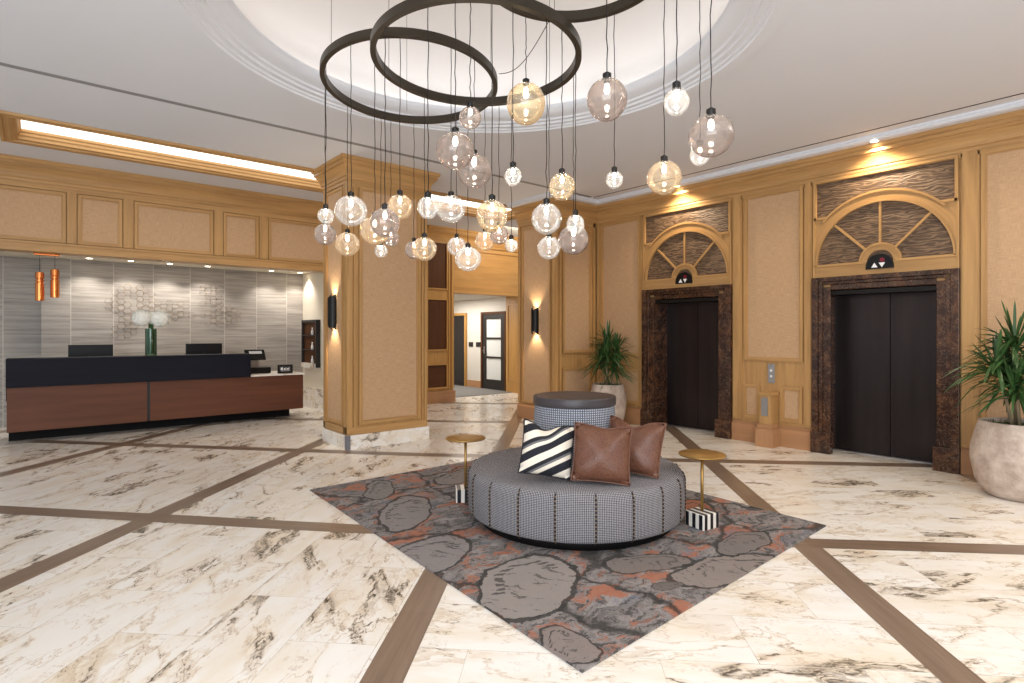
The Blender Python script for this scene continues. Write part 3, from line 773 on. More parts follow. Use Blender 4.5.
m = MB('oak_gold'); m.box(7.10, 7.13, UY-.03, UY, .3, 3.57); m.box(7.18, 7.24, UY-.03, UY, .3, 3.57); m.box(6.5, 7.24, UY-.03, UY, 3.6, 3.64); m.build('molding_strip', un)
m = MB('oak_base'); m.box(6.5, 7.27, UY-.05, UY, 0, .26); m.build('baseboard', un)
b = MB('oak_gold'); b.box(7.24, 9.7, UY+.03, UY+.33, 2.46, ZC+.03)
li = struct(b.build('wall_lintel'), 'golden oak lintel above the corridor opening', 'wall')
m = MB('oak_gold'); m.box(7.24, 9.6, UY-.03, UY+.03, 2.46, 2.52); m.box(7.24, 9.6, UY-.0, UY+.03, 2.52, 2.60); m.box(7.24, 9.6, UY-.01, UY+.03, 3.44, 3.52)
m.build('molding_strip', li)
m = MB('oak_gold'); m.sweep(CR, [(6.5, UY), (9.6, UY)], False, ZC)
for v in m.bm.verts: v.co.y = 2*UY-v.co.y
m.build('crown', li)
b = MB('corridor_wall'); b.box(7.2, 9.7, UY+.3, 15.5, 2.5, 2.55); struct(b.build('ceiling_corridor'), 'low corridor ceiling', 'ceiling')
b = MB('carpet'); b.box(7.0, 9.6, 11.35, 15.5, .0, .012); struct(b.build('floor_corridor'), 'grey carpet in the corridor', 'floor')
b = MB('corridor_wall'); b.box(9.6, 9.8, 10.6, 15.5, 0, 2.55)
cw = struct(b.build('wall_corridor'), 'pale wall of the corridor with two dark doors', 'wall')
m = MB('oak_base'); m.box(9.57, 9.6, 12.78, 13.48, 0, .2); m.box(9.57, 9.6, 11.0, 11.66, 0, .2); m.build('baseboard', cw)
b = MB('corridor_wall'); b.box(7.0, 9.8, 15.4, 15.6, 0, 2.55); struct(b.build('wall_end'), 'end wall of the corridor', 'wall')
b = MB('corridor_wall'); b.box(7.0, 7.2, UY+.35, 15.5, 0, 2.55); struct(b.build('wall_corridor_side'), 'side wall of the corridor', 'wall')
m = MB('oak_gold'); m.box(9.50, 9.6, 10.75, 11.60, 0, 2.5); o = m.build('pilaster_panel', cw)
m = MB('oak'); 
for q in ((10.80, 10.84, .3, 2.3), (11.5, 11.54, .3, 2.3)): m.box(9.485, 9.5, *q)
m.box(9.485, 9.5, 10.84, 11.5, 2.27, 2.3); m.box(9.485, 9.5, 10.84, 11.5, .3, .33); m.build('molding', o)
def cdoor(nm, ya, yb, glassy, label):
    t = thing(nm, label, 'door', (9.6, (ya+yb)/2, 0)); t['kind'] = 'structure'
    m = MB('oak_gold' if not glassy else 'dark_panel')
    m.box(9.54, 9.6, ya-.07, ya, 0, 2.13); m.box(9.54, 9.6, yb, yb+.07, 0, 2.13); m.box(9.54, 9.6, ya, yb, 2.06, 2.13); tr(m.build('door_frame'), t)
    m = MB('dark_door')
    if glassy:
        for q in ((ya, ya+.15, 0, 2.06), (yb-.15, yb, 0, 2.06), (ya+.15, yb-.15, 0, .28), (ya+.15, yb-.15, 1.93, 2.06), (ya+.15, yb-.15, .86, .91), (ya+.15, yb-.15, 1.38, 1.43)): m.box(9.56, 9.595, *q)
    else: m.box(9.56, 9.595, ya, yb, 0, 2.06)
    lf = tr(m.build('door_leaf'), t)
    if glassy:
        for q in ((.28, .86), (.91, 1.38), (1.43, 1.93)):
            m = MB('frosted'); m.box(9.585, 9.593, ya+.15, yb-.15, *q); o = m.build('glass_pane', lf); o['label'] = 'frosted white pane'
    m = MB('steel'); m.box(9.545, 9.56, yb-.11, yb-.06, .98, 1.18); m.box(9.50, 9.52, yb-.16, yb-.06, 1.05, 1.07); m.box(9.50, 9.56, yb-.095, yb-.075, 1.05, 1.07); o = m.build('handle', lf); o['label'] = 'steel handle'
cdoor('door_1', 13.56, 14.42, False, 'plain dark door deeper in the corridor')
cdoor('door_2', 11.74, 12.70, True, 'dark corridor door with three frosted panes')
for y, lab in ((13.30, 'small dark sign plate nearer the plain dark door'), (12.95, 'small dark sign plate nearer the frosted glass door')):
    m = MB('dark_door'); m.box(9.585, 9.6, y-.1, y+.1, 1.16, 1.29); tag(m.build('wall_sign'), lab, 'sign', 'corridor sign plates')

# ---------------------------------------------------------------- reception desk
dk = thing('reception_desk', 'long walnut reception desk with black raised front', 'desk', (1.75, 10.9, 0))
m = MB('walnut'); m.box(-.30, 1.345, 10.5, 10.56, .17, .85); m.box(1.385, 3.78, 10.5, 10.56, .17, .79); m.box(3.74, 3.78, 10.56, 11.3, .17, .79); m.box(-.30, -.26, 10.56, 11.3, .17, .85); tr(m.build('front_panel', bevel=.003), dk)
m = MB('dark_door'); m.box(1.345, 1.385, 10.515, 10.56, .17, .79); tr(m.build('reveal_strip'), dk)
m = MB('black_desk'); m.box(-.31, 2.865, 10.46, 10.86, .79, 1.19); m.box(-.31, 2.865, 10.56, 10.86, .6, .79); tr(m.build('raised_counter', bevel=.004), dk)
m = MB('kick'); m.box(-.29, 3.66, 10.88, 11.25, 0, .17); tr(m.build('kickboard'), dk)
m = MB('marble_base'); m.box(2.865, 3.80, 10.48, 11.35, .79, .815); m.box(-.3, 2.865, 10.86, 11.35, .75, .78); o = tr(m.build('worktop'), dk); o['label'] = 'pale stone worktop'
m = MB('walnut'); m.box(-.28, 3.75, 10.56, 11.3, .165, .19); tr(m.build('bottom_panel'), dk)
def monitor(x, label):
    t = thing('computer_monitor', label, 'monitor', (x, 11.1, .782), group='monitors on the desk')
    m = MB('black_gloss'); m.box(-.285, .285, -.012, .02, .27, .585); m.build('screen_housing', t, bevel=.006)
    m = MB('dark_grey'); m.box(-.26, .26, .02, .022, .30, .56); m.build('screen', t)
    m = MB('black_metal'); m.box(-.03, .03, -.04, -.012, .02, .42); m.build('stand', t)
    m = MB('black_metal'); m.box(-.12, .12, -.12, .08, 0, .02); m.build('base', t, bevel=.004)
monitor(.675, 'black monitor seen from behind, beside the copper pendants'); monitor(2.27, 'black monitor seen from behind, between flowers and card terminal')
ps = thing('card_terminal', 'black point of sale terminal with tilted screen on desk end', 'terminal', (3.02, 10.95, .817))
m = MB('black_metal'); m.box(-.06, .30, -.10, .18, 0, .11); m.build('printer_base', ps, bevel=.01)
m = MB('steel'); m.box(.0, .12, .02, .10, .11, .26); m.build('stand', ps)
m = MB('black_gloss'); R_ = Matrix.Translation((.05, 0, .33)) @ Matrix.Rotation(math.radians(-35), 4, 'X'); m.box(-.17, .17, -.015, .015, -.10, .11, M4=R_); m.build('screen_housing', ps)
m = MB('frosted'); m.box(-.10, .12, -.018, -.014, .02, .075, M4=R_); o = m.build('screen', ps); o['label'] = 'pale lit screen strip'
sg = thing('desk_sign', 'small black framed card with white lettering on the desk end', 'sign', (3.50, 10.62, .817))
m = MB('black_gloss'); m.box(-.135, .135, 0, .02, 0, .155); m.build('frame', sg, bevel=.004)
m = MB('dark_grey'); m.box(-.105, .105, -.003, 0, .03, .128); m.build('card', sg)
m = MB('white_plastic')
for k, (w_, h_) in enumerate(((.03, .045), (.012, .05), (.022, .035), (.016, .042), (.024, .036), (.01, .05))): m.box(-.085+k*.029, -.085+k*.029+w_, -.005, -.003, .06, .06+h_)
m.box(-.08, .08, -.005, -.003, .042, .048); m.build('lettering', sg)
# flowers
vs = thing('flower_vase', 'tall glass vase with green stems and white hydrangea heads on the desk', 'vase', (1.42, 10.68, 1.19))
m = MB('vase_glass'); m.lathe([(.001, .0), (.085, .0), (.08, .01), (.08, .43), (.076, .43), (.076, .02), (.001, .02)], 28); m.build('vase', vs, split=40)
m = MB('leaf', 'stem')
rs = random.Random(5)
for k in range(46):
    a, r_ = rs.random()*6.28, rs.random()*.05; m.tube([(r_*math.cos(a), r_*math.sin(a), .03), (r_*.6*math.cos(a+1), r_*.6*math.sin(a+1), .5)], .009, 6)
for k in range(14):
    a = k*.45; m.face([(.07*math.cos(a), .07*math.sin(a), .05+.02*k % .2), (.07*math.cos(a+.5), .07*math.sin(a+.5), .06), (.07*math.cos(a+.4), .07*math.sin(a+.4), .40), (.07*math.cos(a+.1), .07*math.sin(a+.1), .38)])
o = m.build('stems', vs, fix=False); o['label'] = 'green stems and leaves'
for (cx, cy, cz, rr) in ((-.125, 0, .60, .135), (.12, .0, .59, .14), (0, .07, .60, .12)):
    m = MB('petal'); rs = random.Random(int(cx*100)+9)
    bmesh.ops.create_icosphere(m.bm, subdivisions=3, radius=rr*.93, matrix=Matrix.Translation((cx, cy, cz)))
    for k in range(150):
        d = Vector((rs.gauss(0, 1), rs.gauss(0, 1), rs.gauss(0, 1))).normalized(); p = Vector((cx, cy, cz))+d*rr*.92
        t1 = d.orthogonal().normalized(); t2 = d.cross(t1); a0 = rs.random()*6
        for q in range(4):
            a = a0+q*PI/2; e1 = t1*math.cos(a)+t2*math.sin(a); e2 = t1*math.cos(a+PI/2)+t2*math.sin(a+PI/2); s1 = .022
            m.face([p, p+e1*s1+d*.008, p+(e1+e2)*s1*.75+d*.006, p+e2*s1+d*.008])
    m.build('flower_head', vs, fix=False)
# copper pendants
cc = thing('copper_pendant_lamp', 'pair of copper cylinder pendants on one canopy over desk end', 'lamp', (.125, 10.28, 2.66))
m = MB('copper'); m.box(-.14, .14, -.05, .05, -.032, -.001); m.build('canopy', cc, bevel=.004)
for dx, dz in ((-.075, -.30), (.09, -.25)):
    m = MB('black_metal'); m.tube([(dx, 0, -.02), (dx, 0, dz+.03)], .003, 6); m.build('cord', cc)
    m = MB('copper'); zt_ = dz
    m.lathe([(.02, .04), (.05, .03), (.052, -.05), (.040, -.056), (.040, -.066), (.052, -.072), (.052, -.095), (.040, -.101), (.040, -.111), (.052, -.117), (.052, -.36), (.046, -.36), (.046, -.12)], 28, (dx, 0, zt_)); sh = m.build('cylinder_shade', cc, split=35)

# ---------------------------------------------------------------- rug
n = NT('rug_pattern'); uv = n.uv(); x, y, _ = n.sep(uv)
wx = n.noise(uv, 3.2, 4., .6); wy = n.noise(n.scale(uv, (1, 1, 1), (7, 3, 0)), 3.2, 4., .6)
X_ = n.math('ADD', x, n.math('MULTIPLY', n.math('SUBTRACT', wx, .5), .42)); Y_ = n.math('ADD', y, n.math('MULTIPLY', n.math('SUBTRACT', wy, .5), .42))
wuv = n.comb(X_, Y_)
Xo = n.math('ADD', x, n.math('MULTIPLY', n.math('SUBTRACT', wx, .5), .20)); Yo = n.math('ADD', y, n.math('MULTIPLY', n.math('SUBTRACT', wy, .5), .20))
f1 = n.noise(n.scale(wuv, (4, 9, 1)), 1., 9., .8); f2 = n.noise(n.scale(wuv, (9, 22, 1)), 1., 8., .8)
c = n.ramp(f1, [(.28, srgb(66, 62, 60)), (.42, srgb(118, 112, 110)), (.55, srgb(152, 145, 142)), (.70, srgb(178, 170, 166))])
c = n.mix(n.ramp(f2, [(.50, (0, 0, 0)), (.56, (.85,)*3)]), c, srgb(52, 50, 48))
org = n.noise(n.scale(wuv, (2.8, 4.6, 1), (3, 9, 0)), 1., 8., .75)
c = n.mix(n.ramp(org, [(.52, (0, 0, 0)), (.56, (.85,)*3)]), c, srgb(176, 108, 78))
blu = n.noise(n.scale(wuv, (3, 5, 1), (13, 2, 0)), 1., 5., .7)
c = n.mix(n.ramp(blu, [(.58, (0, 0, 0)), (.64, (.6,)*3)]), c, srgb(112, 120, 136))
vo = n.n('ShaderNodeTexVoronoi', feature='DISTANCE_TO_EDGE', i_Scale=1.1); n.set(vo.inputs['Vector'], wuv)
ln_ = n.ramp(vo.outputs['Distance'], [(.0, (1,)*3), (.008, (1,)*3), (.03, (0,)*3)])
c = n.mix(n.math('MULTIPLY', ln_, .85), c, srgb(38, 36, 32))
sx_, sy_ = n.noise(n.scale(wuv, (4, 26, 1)), 1., 3.), 0
RUG_OVALS = [  # centre x, y, half axes, angle, fill colour, streaks
    (2.33, 2.62, .44, .27, 35, srgb(172, 162, 156)), (2.07, 3.40, .40, .24, 25, srgb(160, 152, 150)), (3.45, 1.95, .42, .17, -12, srgb(162, 148, 140)),
    (2.45, 4.35, .46, .20, 55, srgb(158, 152, 150)), (2.95, 2.05, .10, .05, 0, srgb(120, 110, 104)), (2.02, 1.98, .17, .12, 80, srgb(156, 142, 136)),
    (4.40, 2.75, .34, .15, 40, srgb(178, 104, 66)), (2.6, 5.15, .34, .14, 60, srgb(150, 146, 142)), (3.55, 5.05, .4, .2, 20, srgb(150, 144, 140)),
    (4.35, 4.2, .42, .22, 70, srgb(146, 138, 134)), (3.15, 2.35, .30, .13, -30, srgb(140, 128, 122)), (4.0, 2.12, .30, .12, 5, srgb(138, 128, 124))]
for (cx, cy, ra, rb, an, colr) in RUG_OVALS:
    ca, sa = math.cos(math.radians(an)), math.sin(math.radians(an))
    dx = n.math('SUBTRACT', Xo, cx); dy = n.math('SUBTRACT', Yo, cy)
    u = n.math('DIVIDE', n.math('ADD', n.math('MULTIPLY', dx, ca), n.math('MULTIPLY', dy, sa)), ra)
    v = n.math('DIVIDE', n.math('SUBTRACT', n.math('MULTIPLY', dy, ca), n.math('MULTIPLY', dx, sa)), rb)
    rr = n.math('SQRT', n.math('ADD', n.math('MULTIPLY', u, u), n.math('MULTIPLY', v, v)))
    inside = n.math('LESS_THAN', rr, 1.); outl = n.math('MULTIPLY', n.math('LESS_THAN', rr, n.math('ADD', 1.0, n.math('MULTIPLY', f2, .22))), .85)
    c = n.mix(outl, c, srgb(40, 38, 34))
    stk = n.math('MULTIPLY', n.math('GREATER_THAN', n.noise(n.comb(n.math('MULTIPLY', u, 5.), n.math('MULTIPLY', v, 1.2)), 1.2, 5., .7), .585), .7)
    rim_ = n.math('MULTIPLY', n.math('MULTIPLY', n.math('LESS_THAN', n.math('ABSOLUTE', n.math('SUBTRACT', rr, .72)), .07), n.math('GREATER_THAN', n.math('ADD', u, v), .1)), n.math('GREATER_THAN', n.math('SINE', n.math('MULTIPLY', n.math('ADD', u, n.math('MULTIPLY', v, .5)), 42.)), -.2))
    stk = n.math('MAXIMUM', stk, n.math('MULTIPLY', rim_, .8))
    fill = n.mix(stk, n.mix(n.math('MULTIPLY', f2, .35), tuple(min(1, q*1.15) for q in colr[:3])+(1,), srgb(124, 118, 114)), srgb(60, 56, 54))
    c = n.mix(n.math('MULTIPLY', inside, .72), c, fill)
pile = n.noise(uv, 160., 2.)
c = n.mix(n.math('MULTIPLY', pile, .35), c, srgb(60, 56, 54))
n.bsdf(c, .95, normal=n.bump(pile, .4, .004)); M['rug_pattern'] = n.m
m = MB('rug_pattern'); RC = [(2.075, 5.574), (1.91, 1.784), (4.856, 1.887), (5.02, 5.60)]
top = [(p[0], p[1], .012) for p in RC]; bot = [(p[0], p[1], .0018) for p in RC]
m.face(top, [p for p in RC])
for k in range(4):
    j = (k+1) % 4; m.face([bot[k], bot[j], top[j], top[k]], [RC[k], RC[j], RC[j], RC[k]])
tag(m.build('area_rug'), 'grey, black and rust patterned area rug under the ottoman', 'rug')

# ---------------------------------------------------------------- ottoman
OX, OY = 3.50, 3.36; ZR = .012
ot = thing('round_ottoman', 'large round grey tweed ottoman with central drum backrest', 'ottoman', (OX, OY, ZR))
m = MB('kick'); m.lathe([(.001, 0), (.80, 0), (.81, .075), (.001, .075)], 96); m.build('plinth_base', ot)
prof = [(.70, .07), (.86, .07), (.885, .08), (.893, .10), (.895, .22), (.893, .36), (.887, .395), (.868, .422), (.83, .436), (.6, .444), (.30, .448)]
m = MB('tweed'); m.lathe(prof, 120, rad=.89)
m.build('seat', ot)
cam_ang = math.atan2(-OY, -OX)
for k in range(20):
    phi = cam_ang+math.radians(9.5+18*k)
    m = MB('welt'); pts = [(r_*math.cos(phi), r_*math.sin(phi), z_) for r_, z_ in ((.868, .07), (.895, .09), (.899, .22), (.897, .37), (.885, .405), (.872, .424))]
    m.tube(pts, .0075, 6)
    for f in m.bm.faces:
        for l in f.loops: l[m.uv].uv = (0, l.vert.co.z)
    m.build('seam_welt', ot)
m = MB('tweed_blue'); m.lathe([(.375, .44), (.37, .50), (.345, .80), (.335, .945)], 72, rad=.37); m.build('drum_back', ot)
m = MB('drum_lid'); m.lathe([(.32, .94), (.345, .94), (.348, .95), (.348, 1.0), (.342, 1.012), (.001, 1.012)], 72); m.build('drum_lid', ot, split=40)

# ---------------------------------------------------------------- pillows
def pillow(mat, w, h, T, dent, dskew=0., seed=1, name='throw_pillow'):
    rs = random.Random(seed); m = MB(mat); G = 26
    def P(i, j, side):
        u = -1+2*i/G; v = -1+2*j/G
        x = w/2*u*(1-.06*(1-v*v)); z = h/2*v*(1-.05*(1-u*u))
        rq = (abs(u)**4.5+abs(v)**4.5)**(1/4.5); t = T*max(0, 1-rq**2.2)**.6
        if v > -.6:
            k = ((v+.6)/1.6)**2; z -= dent*k*math.exp(-((u-dskew)/.42)**2); t *= 1-.35*k*math.exp(-((u-dskew)/.25)**2)
        t += .010*math.sin(5*u+seed)*math.cos(4*v+seed*2)*(1-u*u)*(1-v*v)
        rad = math.hypot(u, v); ang = math.atan2(v, u)
        t += .006*math.sin(11*ang+seed)*max(0, rad-.5)*(1-abs(u)**6)*(1-abs(v)**6)
        return (x, side*t, z), (u*w/2, v*h/2)
    for side in (-1, 1):
        for i in range(G):
            for j in range(G):
                q = [P(i, j, side), P(i+1, j, side), P(i+1, j+1, side), P(i, j+1, side)]
                if side > 0: q = q[::-1]
                m.face([a[0] for a in q], [a[1] for a in q], smooth=True)
    bmesh.ops.remove_doubles(m.bm, verts=m.bm.verts, dist=.0004)
    m.tube([Vector(P(i, 0, 0)[0]) for i in range(G+1)]+[Vector(P(G, j, 0)[0]) for j in range(1, G+1)]+[Vector(P(i, G, 0)[0]) for i in range(G-1, -1, -1)]+[Vector(P(0, j, 0)[0]) for j in range(G-1, 0, -1)], .005, 6, closed=True)
    return m.build(name, fix=False)
a = math.atan(477/570); Fv = Vector((math.sin(a), math.cos(a), 0)); Rv = Vector((math.cos(a), -math.sin(a), 0))
def place(o, r, d, z, yaw, lean, roll=0.):
    """stand a pillow at r metres right and d metres ahead of the entrance, turned yaw from the camera-facing direction"""
    p = Rv*r+Fv*d; o.location = (p.x, p.y, z)
    base = math.atan2(-Fv.x, Fv.y)      # local +Y points ahead
    o.rotation_mode = 'XYZ'
    Mx = Matrix.Rotation(base+yaw, 4, 'Z') @ Matrix.Rotation(lean, 4, 'X') @ Matrix.Rotation(roll, 4, 'Y')
    o.rotation_euler = Mx.to_euler()
p1 = pillow('striped_cloth', .40, .40, .095, .055, -.15, 2); tag(p1, 'black and cream diagonal striped throw pillow on the ottoman', 'pillow', 'throw pillows on the ottoman')
place(p1, .262, 4.22, .690, math.radians(12), math.radians(-20), math.radians(11))
p2 = pillow('brown_leather', .42, .42, .105, .02, .1, 5); tag(p2, 'brown crocodile leather throw pillow in front, beside the striped one', 'pillow', 'throw pillows on the ottoman')
place(p2, .655, 4.16, .672, math.radians(-6), math.radians(-18), math.radians(4))
p3 = pillow('brown_leather', .44, .42, .095, .06, -.1, 7); tag(p3, 'brown crocodile leather throw pillow partly behind the other brown pillow', 'pillow', 'throw pillows on the ottoman')
place(p3, .945, 4.42, .675, math.radians(-24), math.radians(-20), math.radians(5))

# ---------------------------------------------------------------- side tables
def side_table(x, y, rz, label):
    t = thing('side_table', label, 'side table', (x, y, ZR), rz, 'brass side tables on the rug')
    m = MB('striped_bone'); s_ = .092; m.box(-s_, s_, -s_, s_, 0, .12, jitter=False); m.build('base', t, bevel=.006)
    m = MB('brass'); m.tube([(0, 0, .12), (0, 0, .565)], .0125, 14); m.build('stem', t)
    m = MB('brass'); m.lathe([(.001, .563), (.178, .563), (.183, .568), (.183, .574), (.178, .578), (.001, .578)], 64); m.build('table_top', t, split=40)
side_table(3.041, 4.301, a*-1+.15, 'round brass side table with striped block base, ottoman side by the column')
side_table(4.078, 2.512, -a+.55, 'round brass side table with striped block base, ottoman side by the elevators')

# ---------------------------------------------------------------- planters
def plant(x, y, R, H, label, seed, heads, leaf_len, top):
    t = thing('potted_plant', label, 'plant', (x, y, 0)); rs = random.Random(seed)
    prof = [(.001, 0), (R*.62, 0), (R*.72, .02), (R*.90, .14*H/.7), (R, .34*H/.7), (R*.985, .46*H/.7), (R*.90, .60*H/.7), (R*.83, H-.01), (R*.80, H), (R*.76, H-.01), (R*.76, H-.06)]
    m = MB('planter'); m.lathe(prof, 56); m.build('planter', t)
    m = MB('soil_moss'); m.lathe([(.001, H-.03), (R*.5, H-.035), (R*.77, H-.05)], 32)
    for k in range(160):
        q, aa = R*.74*math.sqrt(rs.random()), rs.random()*6.28; px, py = q*math.cos(aa), q*math.sin(aa); hh = rs.uniform(.02, .05)
        m.face([(px-.012, py, H-.045), (px+.012, py, H-.045), (px+rs.uniform(-.02, .02), py+rs.uniform(-.02, .02), H-.03+hh)])
    m.build('moss', t, fix=False)
    st = MB('stem'); lf = MB('leaf')
    def leaf_ok(p_): return x+p_.x < XE-.05 and y+p_.y < 6.92
    for hx, hy, hz in heads:
        st.tube([(hx*.35, hy*.35, H-.06), (hx*.7, hy*.7, (H+hz)/2), (hx, hy, hz)], .012, 8, rr=[.016, .013, .011])
        nl = 62
        for k in range(nl):
            az = rs.random()*2*PI; el = math.radians(rs.uniform(-12, 86)); L = leaf_len*rs.uniform(.75, 1.1)
            d = Vector((math.cos(az)*math.cos(el), math.sin(az)*math.cos(el), math.sin(el)))
            side = d.cross(Vector((0, 0, 1)))
            if side.length < .05: side = Vector((1, 0, 0))
            side.normalize(); p = Vector((hx, hy, hz-rs.uniform(0, .16))); droop = rs.uniform(.25, .75); prev = None; NS = 7
            if not leaf_ok(p+d*L): continue
            W = rs.uniform(.012, .020)
            for s_ in range(NS+1):
                q = s_/NS; c_ = p+d*L*q+Vector((0, 0, -droop*L*q*q*math.cos(el))); w_ = W*(.55+1.6*q)*(1-q)**.6 if q < 1 else 0; w_ = max(w_, .0006)
                a0, a1, mid_ = c_-side*w_, c_+side*w_, c_-Vector((0, 0, w_*.5))
                if prev:
                    lf.face([prev[0], prev[2], mid_, a0], smooth=True); lf.face([prev[2], prev[1], a1, mid_], smooth=True)
                prev = (a0, a1, mid_)
    st.build('stems', t); lf.build('foliage', t, fix=False)
plant(7.44, 6.36, .31, .69, 'green dracaena in a stone planter in the corner behind the ottoman', 4,
      [(.02, .02, 1.42), (-.12, -.06, 1.24), (.10, -.10, 1.30), (-.05, .10, 1.08), (.03, -.14, 1.02)], .42, 1.8)
plant(7.16, 1.04, .39, .71, 'green dracaena in a large pale planter by the nearer elevator', 11,
      [(-.02, .05, 1.48), (-.15, .16, 1.28), (.10, -.12, 1.36), (-.08, -.14, 1.18), (.14, .12, 1.18), (-.16, .02, 1.07)], .43, 1.9)

# ---------------------------------------------------------------- chandelier rings and globe pendants
FX, CXp, CYp, CH = 570., 512., 333., 1.55
def cam_pt(r, d, z): p = Rv*r+Fv*d; return (p.x, p.y, z)
RINGS = {}
def ringobj(key, px, D, R, z, label, tilt=0.):
    r = (px-CXp)/FX*D; RINGS[key] = (r, D, R, z, math.tan(math.radians(tilt)))
    c = cam_pt(r, D, z); t = thing('chandelier_ring', label, 'light ring', c, group='bronze chandelier rings')
    m = MB('ring_bronze'); h = .032; w = .02
    m.lathe([(R-w, -h), (R+w, -h), (R+w, h), (R-w, h), (R-w, -h)], 128, smooth=True); bo = m.build('band', t, split=30); bo.rotation_mode = 'QUATERNION'; bo.rotation_quaternion = Matrix.Rotation(math.radians(-tilt), 4, Rv).to_quaternion()
    for k in range(3):
        an = 2.2+k*2*PI/3+len(RINGS); zt = 4.55-z
        x_, y_ = R*math.cos(an), R*math.sin(an); wx, wy = c[0]+x_-DC[0], c[1]+y_-DC[1]; q = min(1, math.hypot(wx, wy)/2.154)
        zt = ZM+.42+.5*math.sqrt(max(0, 1-q*q))-z
        m = MB('black_metal'); m.tube([(x_, y_, h), (x_, y_, zt)], .0018, 6); m.build('suspension_wire', t)
ringobj(1, 411, 4.9, .725, 3.70, 'smaller dark bronze chandelier ring nearest the reception desk', 4.)
ringobj(2, 477, 4.17, .74, 3.56, 'large dark bronze chandelier ring in the middle, overlapping the other', 1.5)
ringobj(3, 574, 3.35, .545, 3.71, 'dark bronze chandelier ring reaching up beyond the picture top')
ringobj(4, 692, 3.02, .38, 3.64, 'dark bronze chandelier ring above the pendants nearest the elevators')
def ring_depth(key, px, near):
    r, D, R, z, _t = RINGS[key]; k = (px-CXp)/FX
    # (k d - r)^2 + (d-D)^2 = R^2
    A = k*k+1; B = -2*(k*r+D); C = r*r+D*D-R*R; disc = max(0, B*B-4*A*C)
    return ((-B-math.sqrt(disc)) if near else (-B+math.sqrt(disc)))/(2*A)
PEND = [ # px, py, radius px, glass, ring, near side, squash, label
 (325.8, 216, 8, 'clear', 1, 1, 1.0, 'small clear globe pendant, upper of the pair nearest the desk'),
 (325.2, 234.5, 10.5, 'smoke', 1, 0, 1.0, 'smoky grey globe pendant directly under the small clear one nearest the desk'),
 (351, 211, 16, 'clear', 1, 1, .94, 'large clear globe pendant in front of the column edge'),
 (347.5, 244.5, 12, 'amber', 1, 0, 1.0, 'amber globe pendant below the large clear globe at the column edge'),
 (374.8, 231, 14.8, 'amber', 2, 0, .95, 'wide amber globe pendant half hidden behind the big smoky one'),
 (385, 223, 14.5, 'smoke', 2, 1, 1.0, 'big smoky globe pendant in front of the column panel'),
 (391, 238.5, 8, 'smoke', 1, 0, 1.0, 'little pinkish globe pendant peeking from behind the big smoky one'),
 (381, 251, 6.5, 'clear', 1, 0, 1.0, 'tiny clear globe pendant lowest in front of the column panel'),
 (400, 207, 12.5, 'amber', 1, 1, 1.0, 'pale amber globe pendant high in front of the column'),
 (428, 208, 10.5, 'clear', 2, 1, 1.06, 'milky clear oval globe pendant at the column right edge'),
 (451, 209, 14.5, 'clear', 1, 1, .93, 'wide clear globe pendant next to the milky oval one'),
 (424.5, 249, 12, 'amber', 2, 0, 1.0, 'amber globe pendant lowest at the column right edge'),
 (414, 250, 9, 'smoke', 1, 0, 1.0, 'small smoky globe pendant half behind the lowest amber one at the column'),
 (456.8, 246.5, 9.5, 'clear', 1, 0, 1.0, 'small clear globe pendant touching the lowest wide clear globe'),
 (468, 259, 13.2, 'clear', 2, 0, .93, 'lowest wide clear globe pendant in front of the corridor lintel'),
 (492, 216, 15.5, 'amber', 2, 1, 1.04, 'large amber globe pendant left of the lone hanging clear globe over the corridor'),
 (485, 241, 10, 'amber', 1, 0, 1.0, 'small amber globe pendant under the large amber one'),
 (499, 235, 9.5, 'smoke', 2, 0, 1.0, 'small pinkish globe pendant just below the large amber one'),
 (511.3, 245.5, 6.7, 'clear', 2, 0, 1.0, 'tiny clear globe pendant over the corridor opening'),
 (470.3, 118, 11, 'smoke', 2, 1, 1.0, 'small smoky globe pendant highest, just under the middle ring'),
 (455.3, 151, 19, 'smoke', 2, 1, .96, 'largest smoky pink globe pendant under the middle ring'),
 (474.3, 171, 17.5, 'smoke', 1, 1, .98, 'smoky pink globe pendant overlapping the largest one, slightly lower'),
 (513, 176.5, 8.5, 'clear', 2, 1, 1.1, 'small clear oval globe pendant hanging alone above the corridor'),
 (526, 104, 19.3, 'amber', 3, 0, 1.06, 'big bright amber globe pendant highest under the ring edge'),
 (562, 187, 13, 'amber', 2, 1, 1.04, 'amber globe pendant alone above the pier crown'),
 (546.5, 219, 15, 'clear', 2, 1, 1.04, 'large clear globe pendant in front of the pier'),
 (549, 248, 11.5, 'clear', 2, 0, 1.0, 'clear globe pendant directly under the large clear one at the pier'),
 (575.5, 224.5, 9, 'clear', 2, 1, 1.1, 'small bright clear globe pendant above a pinkish one at the pier'),
 (573.5, 240, 15, 'smoke', 2, 0, .96, 'pinkish smoky globe pendant lowest in front of the pier panel'),
 (607, 100, 20, 'smoke', 3, 1, 1.04, 'big smoky globe pendant with pale upper half, over the elevator corner'),
 (614.3, 180, 8.5, 'clear', 3, 0, 1.0, 'small clear globe pendant alone left of the big amber one by the elevators'),
 (676.5, 102, 12.5, 'clear', 4, 1, 1.08, 'bright clear globe pendant high beside the dome rim'),
 (664.2, 178, 17, 'amber', 4, 0, 1.0, 'big amber globe pendant above the corner fanlight'),
 (711, 136, 22, 'smoke', 4, 1, .94, 'largest pale smoky globe pendant nearest the elevator wall'),
 (700, 155.5, 10, 'clear', 4, 0, 1.0, 'small clear globe pendant half behind the largest one nearest the elevators'),
]
